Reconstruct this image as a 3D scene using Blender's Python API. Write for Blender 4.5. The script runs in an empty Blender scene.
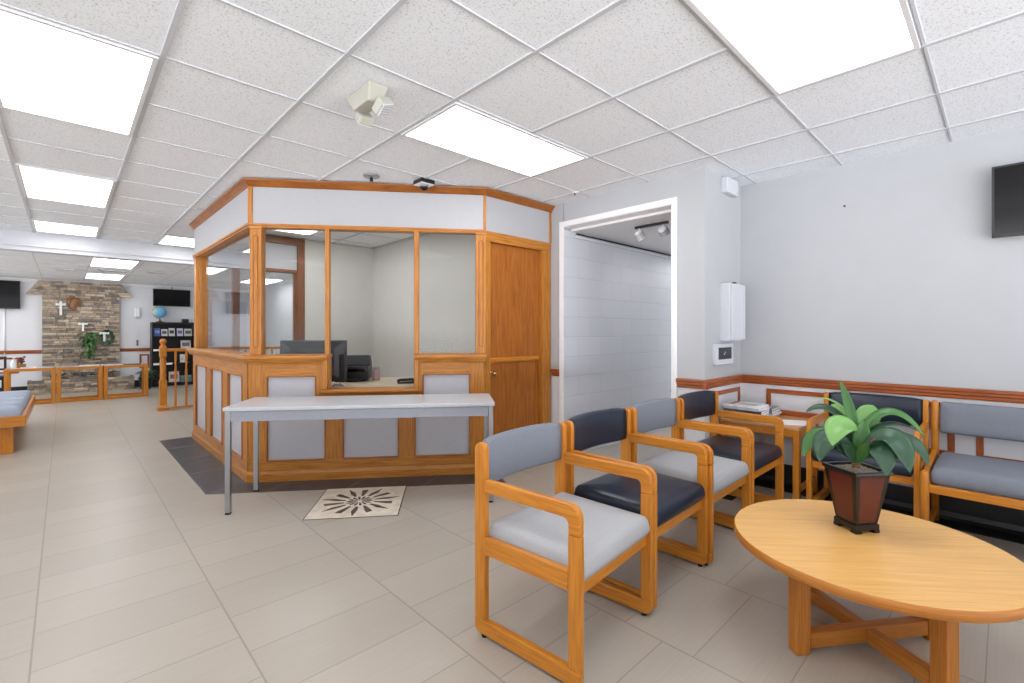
import bpy, bmesh, math, random
from mathutils import Vector, Matrix
random.seed(7)
PI = math.pi
SC = bpy.context.scene
COL = SC.collection

# ------------------------------------------------------------------ materials
def lin(c):
    c = c / 255.0
    return c / 12.92 if c <= 0.04045 else ((c + 0.055) / 1.055) ** 2.4
def rgb(r, g, b):
    return (lin(r), lin(g), lin(b), 1.0)
def new_mat(name):
    m = bpy.data.materials.new(name); m.use_nodes = True
    nt = m.node_tree
    return m, nt, nt.nodes['Principled BSDF']
def plain(name, c, rough=0.5, metal=0.0, spec=0.5, noise=0.0, scale=40, bump=0.0, bscale=200):
    m, nt, b = new_mat(name)
    b.inputs['Base Color'].default_value = rgb(*c)
    b.inputs['Roughness'].default_value = rough
    b.inputs['Metallic'].default_value = metal
    b.inputs['Specular IOR Level'].default_value = spec
    tc = nt.nodes.new('ShaderNodeTexCoord')
    if noise:
        n = nt.nodes.new('ShaderNodeTexNoise'); n.inputs['Scale'].default_value = scale; n.inputs['Detail'].default_value = 4
        nt.links.new(tc.outputs['Object'], n.inputs['Vector'])
        r = nt.nodes.new('ShaderNodeValToRGB')
        k0, k1 = 1 - noise, 1 + noise
        c0 = rgb(*c)
        r.color_ramp.elements[0].position = 0.3; r.color_ramp.elements[1].position = 0.7
        r.color_ramp.elements[0].color = (c0[0] * k0, c0[1] * k0, c0[2] * k0, 1)
        r.color_ramp.elements[1].color = (min(1, c0[0] * k1), min(1, c0[1] * k1), min(1, c0[2] * k1), 1)
        nt.links.new(n.outputs['Fac'], r.inputs['Fac']); nt.links.new(r.outputs['Color'], b.inputs['Base Color'])
    if bump:
        n2 = nt.nodes.new('ShaderNodeTexNoise'); n2.inputs['Scale'].default_value = bscale; n2.inputs['Detail'].default_value = 3
        nt.links.new(tc.outputs['Object'], n2.inputs['Vector'])
        bp = nt.nodes.new('ShaderNodeBump'); bp.inputs['Strength'].default_value = bump; bp.inputs['Distance'].default_value = 0.004
        nt.links.new(n2.outputs['Fac'], bp.inputs['Height']); nt.links.new(bp.outputs['Normal'], b.inputs['Normal'])
    return m
def wood(name, light, dark, rough=0.35, gs=1.0):
    """grain runs along U of the UV map"""
    m, nt, b = new_mat(name)
    uv = nt.nodes.new('ShaderNodeUVMap')
    mp = nt.nodes.new('ShaderNodeMapping'); mp.inputs['Scale'].default_value = (2.2 * gs, 38 * gs, 1)
    nt.links.new(uv.outputs['UV'], mp.inputs['Vector'])
    n = nt.nodes.new('ShaderNodeTexNoise'); n.inputs['Scale'].default_value = 1.6; n.inputs['Detail'].default_value = 6; n.inputs['Roughness'].default_value = 0.65; n.inputs['Distortion'].default_value = 0.6
    nt.links.new(mp.outputs['Vector'], n.inputs['Vector'])
    mp2 = nt.nodes.new('ShaderNodeMapping'); mp2.inputs['Scale'].default_value = (6 * gs, 240 * gs, 1)
    nt.links.new(uv.outputs['UV'], mp2.inputs['Vector'])
    n2 = nt.nodes.new('ShaderNodeTexNoise'); n2.inputs['Scale'].default_value = 1.0; n2.inputs['Detail'].default_value = 2
    nt.links.new(mp2.outputs['Vector'], n2.inputs['Vector'])
    mx = nt.nodes.new('ShaderNodeMath'); mx.operation = 'MULTIPLY_ADD'; mx.inputs[1].default_value = 0.45
    nt.links.new(n2.outputs['Fac'], mx.inputs[0])
    ml = nt.nodes.new('ShaderNodeMath'); ml.operation = 'MULTIPLY'; ml.inputs[1].default_value = 0.6
    nt.links.new(n.outputs['Fac'], ml.inputs[0]); nt.links.new(ml.outputs[0], mx.inputs[2])
    r = nt.nodes.new('ShaderNodeValToRGB')
    r.color_ramp.elements[0].position = 0.38; r.color_ramp.elements[1].position = 0.62
    r.color_ramp.elements[0].color = rgb(*dark); r.color_ramp.elements[1].color = rgb(*light)
    nt.links.new(mx.outputs[0], r.inputs['Fac']); nt.links.new(r.outputs['Color'], b.inputs['Base Color'])
    b.inputs['Roughness'].default_value = rough; b.inputs['Specular IOR Level'].default_value = 0.4
    return m
def emit(name, c, s):
    m, nt, b = new_mat(name)
    b.inputs['Base Color'].default_value = rgb(*c)
    b.inputs['Emission Color'].default_value = rgb(*c); b.inputs['Emission Strength'].default_value = s
    return m
def glass(name, tint=(245, 250, 250), sheen=0.45):
    m = bpy.data.materials.new(name); m.use_nodes = True; nt = m.node_tree; nt.nodes.clear()
    o = nt.nodes.new('ShaderNodeOutputMaterial'); t = nt.nodes.new('ShaderNodeBsdfTransparent'); t.inputs[0].default_value = rgb(*tint)
    g = nt.nodes.new('ShaderNodeBsdfGlossy'); g.inputs['Roughness'].default_value = 0.02
    f0 = nt.nodes.new('ShaderNodeFresnel'); f0.inputs['IOR'].default_value = 1.25
    f = nt.nodes.new('ShaderNodeMath'); f.operation = 'MULTIPLY'; f.inputs[1].default_value = sheen; nt.links.new(f0.outputs[0], f.inputs[0])
    x = nt.nodes.new('ShaderNodeMixShader')
    nt.links.new(f.outputs[0], x.inputs[0]); nt.links.new(t.outputs[0], x.inputs[1]); nt.links.new(g.outputs[0], x.inputs[2]); nt.links.new(x.outputs[0], o.inputs[0])
    return m

M = {}
M['oak'] = wood('chair_oak', (202, 132, 44), (174, 101, 26), 0.32, 1.3)
M['booth_oak'] = wood('booth_oak', (192, 128, 50), (148, 86, 26), 0.35)
M['door_oak'] = wood('door_oak', (176, 106, 38), (132, 70, 19), 0.35, 0.8)
M['table_oak'] = wood('table_top_oak', (221, 174, 106), (203, 153, 86), 0.3, 0.7)
M['table_leg'] = wood('table_leg_oak', (190, 122, 50), (162, 96, 32), 0.4)
M['side_top'] = wood('side_table_top', (206, 156, 104), (184, 130, 80), 0.35)
M['cherry'] = wood('cherry_trim', (170, 92, 44), (124, 58, 26), 0.3)
M['dark_wood'] = wood('dark_brown_wood', (134, 88, 60), (104, 64, 42), 0.4)
M['wall'] = plain('painted_wall', (179, 182, 186), 0.6, noise=0.015, scale=6, bump=0.05, bscale=300)
M['wall_pale'] = plain('pale_wall_paint', (222, 225, 231), 0.6, noise=0.01, scale=6)
M['dado'] = plain('white_dado_paint', (214, 215, 219), 0.55, noise=0.01, scale=6)
M['wall_in'] = plain('booth_inner_wall', (206, 205, 200), 0.6, noise=0.02, scale=5)
M['panel'] = plain('grey_laminate_panel', (180, 179, 186), 0.55, noise=0.02, scale=30)
M['header'] = plain('header_panel', (172, 173, 177), 0.6, noise=0.012, scale=20)
M['white'] = plain('white_paint', (236, 236, 238), 0.4, noise=0.01)
M['trimwhite'] = plain('white_trim', (238, 238, 240), 0.35, noise=0.01)
M['cabinet'] = plain('grey_white_enamel', (206, 209, 216), 0.4, noise=0.01)
M['beamwhite'] = plain('painted_beam', (200, 202, 208), 0.5, noise=0.01)
M['cream'] = plain('cream_plastic', (180, 180, 168), 0.45, noise=0.01)
M['black'] = plain('black_plastic', (22, 23, 25), 0.35, noise=0.05)
M['blackbase'] = plain('black_rubber_base', (24, 25, 28), 0.4, noise=0.1, scale=20)
M['screen'] = plain('tv_screen', (9, 9, 12), 0.1, spec=0.35, noise=0.02)
M['slate'] = plain('slate_plastic', (44, 47, 53), 0.4, noise=0.04, scale=60)
M['grey_fabric'] = plain('grey_fabric', (122, 127, 138), 0.85, spec=0.25, noise=0.10, scale=260, bump=0.25, bscale=700)
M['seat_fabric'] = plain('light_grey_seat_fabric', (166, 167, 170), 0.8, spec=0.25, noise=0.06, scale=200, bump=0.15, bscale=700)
M['bench_fabric'] = plain('bench_fabric', (158, 168, 184), 0.85, spec=0.2, noise=0.08, scale=200, bump=0.2, bscale=600)
M['navy'] = plain('navy_vinyl', (20, 32, 50), 0.33, spec=0.5, noise=0.06, scale=30, bump=0.08, bscale=350)
M['steel'] = plain('brushed_steel', (170, 172, 176), 0.32, metal=0.9, noise=0.03)
M['greysteel'] = plain('grey_painted_steel', (150, 153, 164), 0.4, metal=0.2, noise=0.03)
M['tabletop'] = plain('grey_laminate_top', (190, 194, 200), 0.3, noise=0.015, scale=80)
M['brass'] = plain('satin_brass', (190, 160, 100), 0.25, metal=1.0, noise=0.02)
M['rubber'] = plain('rubber_foot', (20, 18, 18), 0.7, noise=0.05)
M['lamp'] = emit('light_diffuser', (255, 255, 255), 4.3)
M['lampframe'] = plain('light_frame', (225, 226, 228), 0.4, noise=0.01)
M['glass'] = glass('window_glass', (252, 253, 253))
M['pot_black'] = plain('pot_black_glaze', (14, 11, 10), 0.3, noise=0.1, scale=30)
M['pot_red'] = plain('pot_red_glaze', (84, 30, 22), 0.3, noise=0.16, scale=14)
M['gravel'] = plain('pot_gravel', (150, 138, 120), 0.9, noise=0.5, scale=140, bump=1.0, bscale=160)
M['stem'] = plain('plant_stem', (120, 92, 52), 0.7, noise=0.25, scale=60)
M['paper'] = plain('white_paper', (238, 238, 240), 0.6, noise=0.01)
M['metal_dark'] = plain('dark_metal', (50, 50, 54), 0.35, metal=0.7, noise=0.03)
M['desk'] = plain('desk_laminate', (214, 200, 178), 0.4, noise=0.03, scale=25)
M['white_block'] = None

def leaf_mat(name, c1, c2):
    m, nt, b = new_mat(name)
    uv = nt.nodes.new('ShaderNodeUVMap')
    w = nt.nodes.new('ShaderNodeTexWave'); w.inputs['Scale'].default_value = 9; w.inputs['Distortion'].default_value = 0.6; w.bands_direction = 'Y'
    nt.links.new(uv.outputs['UV'], w.inputs['Vector'])
    r = nt.nodes.new('ShaderNodeValToRGB')
    r.color_ramp.elements[0].color = rgb(*c1); r.color_ramp.elements[1].color = rgb(*c2)
    nt.links.new(w.outputs['Fac'], r.inputs['Fac']); nt.links.new(r.outputs['Color'], b.inputs['Base Color'])
    b.inputs['Roughness'].default_value = 0.38
    return m
M['leaf_dark'] = leaf_mat('leaf_dark_green', (36, 68, 48), (50, 86, 60))
M['leaf_mid'] = leaf_mat('leaf_mid_green', (52, 98, 46), (72, 120, 58))
M['leaf_light'] = leaf_mat('leaf_light_green', (100, 148, 78), (122, 168, 94))
M['fern'] = leaf_mat('fern_green', (50, 96, 44), (84, 134, 70))

def tile_floor():
    m, nt, b = new_mat('porcelain_tile')
    tc = nt.nodes.new('ShaderNodeTexCoord')
    sep = nt.nodes.new('ShaderNodeSeparateXYZ'); nt.links.new(tc.outputs['Object'], sep.inputs[0])
    def math_(op, a, bb=None, c=None):
        n = nt.nodes.new('ShaderNodeMath'); n.operation = op
        for i, v in enumerate((a, bb, c)):
            if v is None: continue
            if isinstance(v, (int, float)): n.inputs[i].default_value = v
            else: nt.links.new(v, n.inputs[i])
        return n.outputs[0]
    TX, TY = 0.614, 0.302
    xs = math_('DIVIDE', math_('ADD', sep.outputs[0], 0.092), TX)
    colid = math_('FLOOR', xs)
    odd = math_('MODULO', math_('ABSOLUTE', colid), 2.0)
    ys = math_('ADD', math_('DIVIDE', math_('SUBTRACT', sep.outputs[1], 3.07), TY), math_('MULTIPLY', odd, 0.42))
    rowid = math_('FLOOR', ys)
    def edge(f, w):
        fr = math_('FRACT', f)
        d = math_('MINIMUM', fr, math_('SUBTRACT', 1.0, fr))
        return math_('LESS_THAN', d, w)
    grout_x = edge(xs, 0.0055)
    grout_y = edge(ys, 0.0075)
    grout = math_('MAXIMUM', grout_x, grout_y)
    # per-tile variation
    comb = nt.nodes.new('ShaderNodeCombineXYZ'); nt.links.new(colid, comb.inputs[0]); nt.links.new(rowid, comb.inputs[1])
    wn = nt.nodes.new('ShaderNodeTexWhiteNoise'); wn.noise_dimensions = '2D'; nt.links.new(comb.outputs[0], wn.inputs['Vector'])
    # streaks along X
    mp = nt.nodes.new('ShaderNodeMapping'); mp.inputs['Scale'].default_value = (3, 90, 1); nt.links.new(tc.outputs['Object'], mp.inputs['Vector'])
    n = nt.nodes.new('ShaderNodeTexNoise'); n.inputs['Scale'].default_value = 1.2; n.inputs['Detail'].default_value = 4; nt.links.new(mp.outputs[0], n.inputs['Vector'])
    val = math_('ADD', math_('MULTIPLY', wn.outputs['Value'], 0.35), math_('MULTIPLY', n.outputs['Fac'], 0.65))
    r = nt.nodes.new('ShaderNodeValToRGB')
    r.color_ramp.elements[0].position = 0.2; r.color_ramp.elements[1].position = 0.8
    r.color_ramp.elements[0].color = rgb(163, 155, 144); r.color_ramp.elements[1].color = rgb(174, 166, 155)
    nt.links.new(val, r.inputs['Fac'])
    mx = nt.nodes.new('ShaderNodeMix'); mx.data_type = 'RGBA'
    nt.links.new(grout, mx.inputs['Factor']); nt.links.new(r.outputs['Color'], mx.inputs['A'])
    mx.inputs['B'].default_value = rgb(142, 134, 124)
    nt.links.new(mx.outputs['Result'], b.inputs['Base Color'])
    b.inputs['Roughness'].default_value = 0.34
    b.inputs['Specular IOR Level'].default_value = 0.5
    return m
M['floor'] = tile_floor()

def dark_tile():
    m, nt, b = new_mat('charcoal_tile')
    tc = nt.nodes.new('ShaderNodeTexCoord')
    n = nt.nodes.new('ShaderNodeTexNoise'); n.inputs['Scale'].default_value = 9; n.inputs['Detail'].default_value = 5
    nt.links.new(tc.outputs['Object'], n.inputs['Vector'])
    r = nt.nodes.new('ShaderNodeValToRGB'); r.color_ramp.elements[0].position = 0.3; r.color_ramp.elements[1].position = 0.7
    r.color_ramp.elements[0].color = rgb(48, 53, 60); r.color_ramp.elements[1].color = rgb(62, 67, 74)
    nt.links.new(n.outputs['Fac'], r.inputs['Fac']); nt.links.new(r.outputs['Color'], b.inputs['Base Color'])
    b.inputs['Roughness'].default_value = 0.3
    return m
M['dark_tile'] = dark_tile()
M['black_tile'] = plain('black_tile', (26, 27, 30), 0.5, spec=0.3, noise=0.1, scale=8)
M['grout'] = plain('pale_grout', (150, 146, 142), 0.8, noise=0.03)

def ceiling_tile():
    m, nt, b = new_mat('acoustic_tile')
    tc = nt.nodes.new('ShaderNodeTexCoord')
    n = nt.nodes.new('ShaderNodeTexNoise'); n.inputs['Scale'].default_value = 105; n.inputs['Detail'].default_value = 4; n.inputs['Roughness'].default_value = 0.7
    nt.links.new(tc.outputs['Object'], n.inputs['Vector'])
    r = nt.nodes.new('ShaderNodeValToRGB'); r.color_ramp.elements[0].position = 0.37; r.color_ramp.elements[1].position = 0.45
    r.color_ramp.elements[0].color = rgb(204, 206, 210); r.color_ramp.elements[1].color = rgb(243, 247, 252)
    nt.links.new(n.outputs['Fac'], r.inputs['Fac']); nt.links.new(r.outputs['Color'], b.inputs['Base Color'])
    bp = nt.nodes.new('ShaderNodeBump'); bp.inputs['Strength'].default_value = 0.25; bp.inputs['Distance'].default_value = 0.003
    nt.links.new(n.outputs['Fac'], bp.inputs['Height']); nt.links.new(bp.outputs['Normal'], b.inputs['Normal'])
    b.inputs['Roughness'].default_value = 0.9; b.inputs['Specular IOR Level'].default_value = 0.1
    return m
M['ceil'] = ceiling_tile()
M['tbar'] = plain('ceiling_grid_bar', (200, 203, 208), 0.5, noise=0.01)
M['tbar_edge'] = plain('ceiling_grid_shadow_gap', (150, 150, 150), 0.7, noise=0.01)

def block_wall():
    m, nt, b = new_mat('painted_block')
    tc = nt.nodes.new('ShaderNodeTexCoord')
    mp = nt.nodes.new('ShaderNodeMapping'); mp.inputs['Rotation'].default_value = (PI / 2, 0, 0)
    nt.links.new(tc.outputs['Object'], mp.inputs['Vector'])
    br = nt.nodes.new('ShaderNodeTexBrick')
    br.inputs['Scale'].default_value = 1.0; br.inputs['Brick Width'].default_value = 0.4; br.inputs['Row Height'].default_value = 0.2
    br.inputs['Mortar Size'].default_value = 0.004; br.inputs['Mortar Smooth'].default_value = 0.3
    br.inputs['Color1'].default_value = rgb(214, 217, 224); br.inputs['Color2'].default_value = rgb(210, 213, 221); br.inputs['Mortar'].default_value = rgb(202, 205, 212)
    nt.links.new(mp.outputs[0], br.inputs['Vector']); nt.links.new(br.outputs['Color'], b.inputs['Base Color'])
    bp = nt.nodes.new('ShaderNodeBump'); bp.invert = True; bp.inputs['Strength'].default_value = 0.6; bp.inputs['Distance'].default_value = 0.006
    nt.links.new(br.outputs['Fac'], bp.inputs['Height']); nt.links.new(bp.outputs['Normal'], b.inputs['Normal'])
    b.inputs['Roughness'].default_value = 0.45
    return m
M['block'] = block_wall()
STONES = [plain('ledge_stone', c, 0.85, noise=0.25, scale=16, bump=0.6, bscale=60) for c in
          ((172, 160, 146), (146, 136, 126), (196, 180, 160), (166, 148, 128), (128, 120, 114), (184, 166, 146))]
M['mortar'] = plain('stone_mortar', (70, 62, 56), 0.9, noise=0.1)

# ------------------------------------------------------------------ mesh helpers
class MB:
    """collects shapes into one bmesh; uv u runs along the grain axis"""
    def __init__(s):
        s.bm = bmesh.new(); s.uv = s.bm.loops.layers.uv.new('UVMap'); s.mats = []
    def _finish(s, faces, axis, mi=0, smooth=False):
        ax = Vector(axis).normalized()
        h = Vector((0, 0, 1)) if abs(ax.z) < 0.9 else Vector((1, 0, 0))
        p1 = ax.cross(h).normalized(); p2 = ax.cross(p1)
        ou, ov = random.random() * 7, random.random() * 7
        for f in faces:
            f.material_index = mi; f.smooth = smooth
            for l in f.loops:
                c = l.vert.co
                l[s.uv].uv = (c.dot(ax) + ou, c.dot(p1) + 0.83 * c.dot(p2) + ov)
    def _bevel(s, faces, r, seg=2):
        es = set()
        for f in faces:
            for e in f.edges: es.add(e)
        es = [e for e in es if e.is_valid and len(e.link_faces) == 2 and e.calc_face_angle(0) > 0.6]
        if not es: return faces
        before = set(s.bm.faces) - set(faces)
        bmesh.ops.bevel(s.bm, geom=es, offset=r, segments=seg, affect='EDGES', profile=0.5, clamp_overlap=True)
        return [f for f in s.bm.faces if f not in before]
    def hexa(s, pts, axis=(1, 0, 0), r=0.0, mi=0, seg=2):
        v = [s.bm.verts.new(p) for p in pts]
        idx = ((0, 3, 2, 1), (4, 5, 6, 7), (0, 1, 5, 4), (1, 2, 6, 5), (2, 3, 7, 6), (3, 0, 4, 7))
        fs = [s.bm.faces.new([v[i] for i in q]) for q in idx]
        bmesh.ops.recalc_face_normals(s.bm, faces=fs)
        if r: fs = s._bevel(fs, r, seg)
        s._finish(fs, axis, mi)
        return s
    def box(s, x0, x1, y0, y1, z0, z1, r=0.0, axis=None, mi=0, T=None, seg=2):
        x0, x1 = min(x0, x1), max(x0, x1); y0, y1 = min(y0, y1), max(y0, y1); z0, z1 = min(z0, z1), max(z0, z1)
        pts = [Vector(p) for p in ((x0, y0, z0), (x1, y0, z0), (x1, y1, z0), (x0, y1, z0), (x0, y0, z1), (x1, y0, z1), (x1, y1, z1), (x0, y1, z1))]
        if axis is None:
            d = (x1 - x0, y1 - y0, z1 - z0); k = d.index(max(d)); axis = [0, 0, 0]; axis[k] = 1
        if T is not None:
            pts = [T @ p for p in pts]; axis = T.to_3x3() @ Vector(axis)
        return s.hexa(pts, axis, r, mi, seg)
    def prism(s, poly, vec, axis=None, r=0.0, mi=0, T=None, smooth=False, seg=2):
        """closed polygon (3-D points) extruded along vec"""
        poly = [Vector(p) for p in poly]; vec = Vector(vec)
        if T is not None:
            poly = [T @ p for p in poly]; vec = T.to_3x3() @ vec
        a = [s.bm.verts.new(p) for p in poly]; b = [s.bm.verts.new(p + vec) for p in poly]
        n = len(poly)
        fs = [s.bm.faces.new(a[::-1]), s.bm.faces.new(b)]
        for i in range(n):
            fs.append(s.bm.faces.new((a[i], a[(i + 1) % n], b[(i + 1) % n], b[i])))
        bmesh.ops.recalc_face_normals(s.bm, faces=fs)
        if r: fs = s._bevel(fs, r, seg)
        s._finish(fs, axis or vec, mi, smooth)
        return s
    def tube(s, pts, rad, n=12, axis=None, mi=0, T=None, cap=True):
        pts = [Vector(p) for p in pts]
        if T is not None: pts = [T @ p for p in pts]
        rads = rad if isinstance(rad, (list, tuple)) else [rad] * len(pts)
        rings = []
        ref = None
        for i, p in enumerate(pts):
            t = (pts[min(i + 1, len(pts) - 1)] - pts[max(i - 1, 0)]).normalized()
            if ref is None:
                ref = t.orthogonal().normalized()
            else:
                ref = (ref - t * ref.dot(t)).normalized()
            b = t.cross(ref)
            rings.append([s.bm.verts.new(p + (ref * math.cos(2 * PI * k / n) + b * math.sin(2 * PI * k / n)) * rads[i]) for k in range(n)])
        fs = []
        for i in range(len(rings) - 1):
            for k in range(n):
                fs.append(s.bm.faces.new((rings[i][k], rings[i][(k + 1) % n], rings[i + 1][(k + 1) % n], rings[i + 1][k])))
        if cap:
            fs.append(s.bm.faces.new(rings[0][::-1])); fs.append(s.bm.faces.new(rings[-1]))
        bmesh.ops.recalc_face_normals(s.bm, faces=fs)
        s._finish(fs, axis or (pts[-1] - pts[0]), mi, True)
        return s
    def lathe(s, prof, c=(0, 0, 0), n=20, mi=0, square=None):
        """profile [(r, z)] turned around the z axis through c"""
        c = Vector(c); rings = []
        for r, z in prof:
            rings.append([s.bm.verts.new(c + Vector((r * math.cos(2 * PI * k / n), r * math.sin(2 * PI * k / n), z))) for k in range(n)])
        fs = []
        for i in range(len(rings) - 1):
            for k in range(n):
                fs.append(s.bm.faces.new((rings[i][k], rings[i][(k + 1) % n], rings[i + 1][(k + 1) % n], rings[i + 1][k])))
        fs.append(s.bm.faces.new(rings[0][::-1])); fs.append(s.bm.faces.new(rings[-1]))
        bmesh.ops.recalc_face_normals(s.bm, faces=fs)
        s._finish(fs, (0, 0, 1), mi, True)
        return s
    def grid(s, fn, nu, nv, mi=0, closed=False):
        """surface from fn(u, v) -> point, u,v in 0..1"""
        vs = [[s.bm.verts.new(fn(i / nu, j / nv)) for j in range(nv + 1)] for i in range(nu + 1)]
        fs = []
        for i in range(nu):
            for j in range(nv):
                f = s.bm.faces.new((vs[i][j], vs[i + 1][j], vs[i + 1][j + 1], vs[i][j + 1])); fs.append(f)
                f.smooth = True; f.material_index = mi
                for l, (a, b) in zip(f.loops, ((i, j), (i + 1, j), (i + 1, j + 1), (i, j + 1))):
                    l[s.uv].uv = (a / nu, b / nv)
        return s
    def pad(s, cx, cy, cz, w, d, h, r=0.03, crown=0.012, T=None, mi=0, N=10):
        """upholstered cushion: rounded box with a crowned top; cz is its underside"""
        def prof(t, half, rr):          # spreads samples so the edge radius is well formed
            return t
        vs_t, vs_b = {}, {}
        def ring(inset, z, cr):
            out = []
            W, D = w / 2 - inset, d / 2 - inset
            rc = max(r - inset * 0.5, 0.004)
            for q, (sx, sy) in enumerate(((1, 1), (-1, 1), (-1, -1), (1, -1))):
                for k in range(5):
                    a = q * PI / 2 + k / 4 * PI / 2
                    out.append(Vector((cx + sx * (W - rc) + rc * math.cos(a), cy + sy * (D - rc) + rc * math.sin(a), cz + z + cr)))
            return out
        levels = [(0.012, 0.0, 0), (0.0, h * 0.22, 0), (0.0, h * 0.55, 0), (r * 0.25, h * 0.84, 0), (r * 0.8, h, 0), (r * 2.4, h, crown * 0.55), (min(w, d) * 0.3, h, crown)]
        rings = []
        for ins, z, cr in levels:
            pts = ring(ins, z, cr)
            if T is not None: pts = [T @ p for p in pts]
            rings.append([s.bm.verts.new(p) for p in pts])
        fs = []
        n = len(rings[0])
        for i in range(len(rings) - 1):
            for k in range(n):
                fs.append(s.bm.faces.new((rings[i][k], rings[i][(k + 1) % n], rings[i + 1][(k + 1) % n], rings[i + 1][k])))
        fs.append(s.bm.faces.new(rings[0][::-1])); fs.append(s.bm.faces.new(rings[-1]))
        bmesh.ops.recalc_face_normals(s.bm, faces=fs)
        s._finish(fs, (1, 0, 0), mi, True)
        return s
    def build(s, name, mats, parent=None, label=None, rel=False, mirror_x=False):
        """link as one mesh object; rel: coordinates are world ones, the parent sits at its own location"""
        me = bpy.data.meshes.new(name)
        if rel and parent is not None:
            o_ = Vector((0, 0, 0)); q = parent
            while q is not None:
                o_ += q.location; q = q.parent
            bmesh.ops.translate(s.bm, verts=s.bm.verts, vec=-o_)
        s.bm.to_mesh(me); s.bm.free()
        for m in (mats if isinstance(mats, (list, tuple)) else [mats]): me.materials.append(m)
        o = bpy.data.objects.new(name, me); COL.objects.link(o)
        if parent is not None: o.parent = parent
        if label: o['label'] = label
        return o

def tag(o, label, cat, group=None, kind=None):
    o['label'] = label; o['category'] = cat
    if group: o['group'] = group
    if kind: o['kind'] = kind
    return o
def thing(name, label, cat, loc=(0, 0, 0), rz=0.0, group=None):
    o = bpy.data.objects.new(name, None); COL.objects.link(o)
    o.location = loc; o.rotation_euler = (0, 0, rz); o.empty_display_size = 0.1
    return tag(o, label, cat, group)
def struct(mb, name, mat, label=None):
    o = mb.build(name, mat); o['kind'] = 'structure'
    if label: o['label'] = label
    return o
def dup(root, loc=None, rz=None, label=None, group=None):
    r = root.copy(); COL.objects.link(r)
    if loc is not None: r.location = loc
    if rz is not None: r.rotation_euler = (0, 0, rz)
    if label: r['label'] = label
    if group: r['group'] = group
    for ch in list(root.children):
        c = ch.copy(); COL.objects.link(c); c.parent = r
        for g in list(ch.children):
            d = g.copy(); COL.objects.link(d); d.parent = c
    return r
def B(*a, **k): return MB().box(*a, **k)

H = 2.518          # main ceiling
HF = 2.336         # rear ceiling
TX = 3.58          # doorway wall
RX = 4.29          # long wall
PY = 1.60          # pillar return
YB = 13.70         # rear wall
BEAM = 8.55
FY = -3.3           # hall left open here, unseen behind the viewer, to let daylight in

# ------------------------------------------------------------------ room shell
struct(B(-6.5, 9.4, FY, YB + 0.2, -0.1, 0.0), 'floor', M['floor'])
# charcoal border round the booth and along the long wall, with grout lines
mb = MB()
e = Vector((0.8072, -0.5903, 0)); nrm = Vector((-0.5903, -0.8072, 0)); A0 = Vector((1.10, 4.36, 0))
def DP(s_, off, z): return A0 + e * s_ + nrm * off + Vector((0, 0, z))
L = 1.982
zt = 0.002
bord = [(0.785, 6.70), (0.785, 4.235)]
p2 = DP(0, 0.30, 0); p3 = DP(L + 0.16, 0.30, 0)
poly = [(0.785, 6.70, 0), (0.785, 4.235, 0), (p3.x, p3.y, 0), (p3.x + 0.14, 3.17, 0), (2.70, 3.19, 0), (1.10, 4.36, 0), (1.10, 6.70, 0)]
mb.prism(poly, (0, 0, zt))
struct(B(4.085, RX, FY, PY, 0, zt).box(TX, 4.085, PY - 0.20, PY, 0, zt), 'floor_border_wall', M['black_tile'], 'black tile border along the long wall under the seats')
struct(mb, 'floor_border', M['dark_tile'], 'charcoal tile border set in the floor around the reception booth')
mb = MB()
def strip(a, b, w=0.005, z=zt + 0.0006):
    a = Vector(a); b = Vector(b); d = (b - a).normalized(); p = Vector((-d.y, d.x, 0)) * w / 2
    mb.hexa([a - p, b - p, b + p, a + p] + [v + Vector((0, 0, z)) for v in (a - p, b - p, b + p, a + p)], d)
for s_ in (0.42, 1.03, 1.64): strip(DP(s_ - 0.05, 0.0, 0), DP(s_ - 0.18, 0.30, 0))
strip((1.10, 4.36, 0), (0.785, 4.235, 0))
for y in (4.95, 5.56, 6.17): strip((0.785, y, 0), (1.10, y, 0))
# pale outline of the border
strip((0.785, 6.70, 0), (0.785, 4.235, 0), 0.008); strip((0.785, 4.235, 0), p3, 0.008)
struct(mb, 'floor_grout', M['grout'], 'pale grout lines of the charcoal floor border')

# ceiling: tiles and grid
GX0, GY0, G = 0.329 - 0.6096, 2.6865, 0.6096
XL = [GX0 + G * k for k in range(-11, 15)]
YL = [GY0 + G * k for k in range(-13, 10)]
mb = MB()
mb.box(-6.5, 9.4, FY, BEAM + 0.02, H + 0.008, H + 0.10)
bw = 0.011
for x in XL:
    xe1 = BEAM if x < TX else PY
    if x > RX: continue
    mb.box(x - bw, x + bw, FY, xe1, H, H + 0.02, mi=1, axis=(0, 1, 0))
for y in YL:
    if y > BEAM or y < FY: continue
    mb.box(-6.5, (TX if y > PY else RX), y - 0.006, y + 0.006, H + 0.002, H + 0.02, mi=1, axis=(1, 0, 0))
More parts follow.
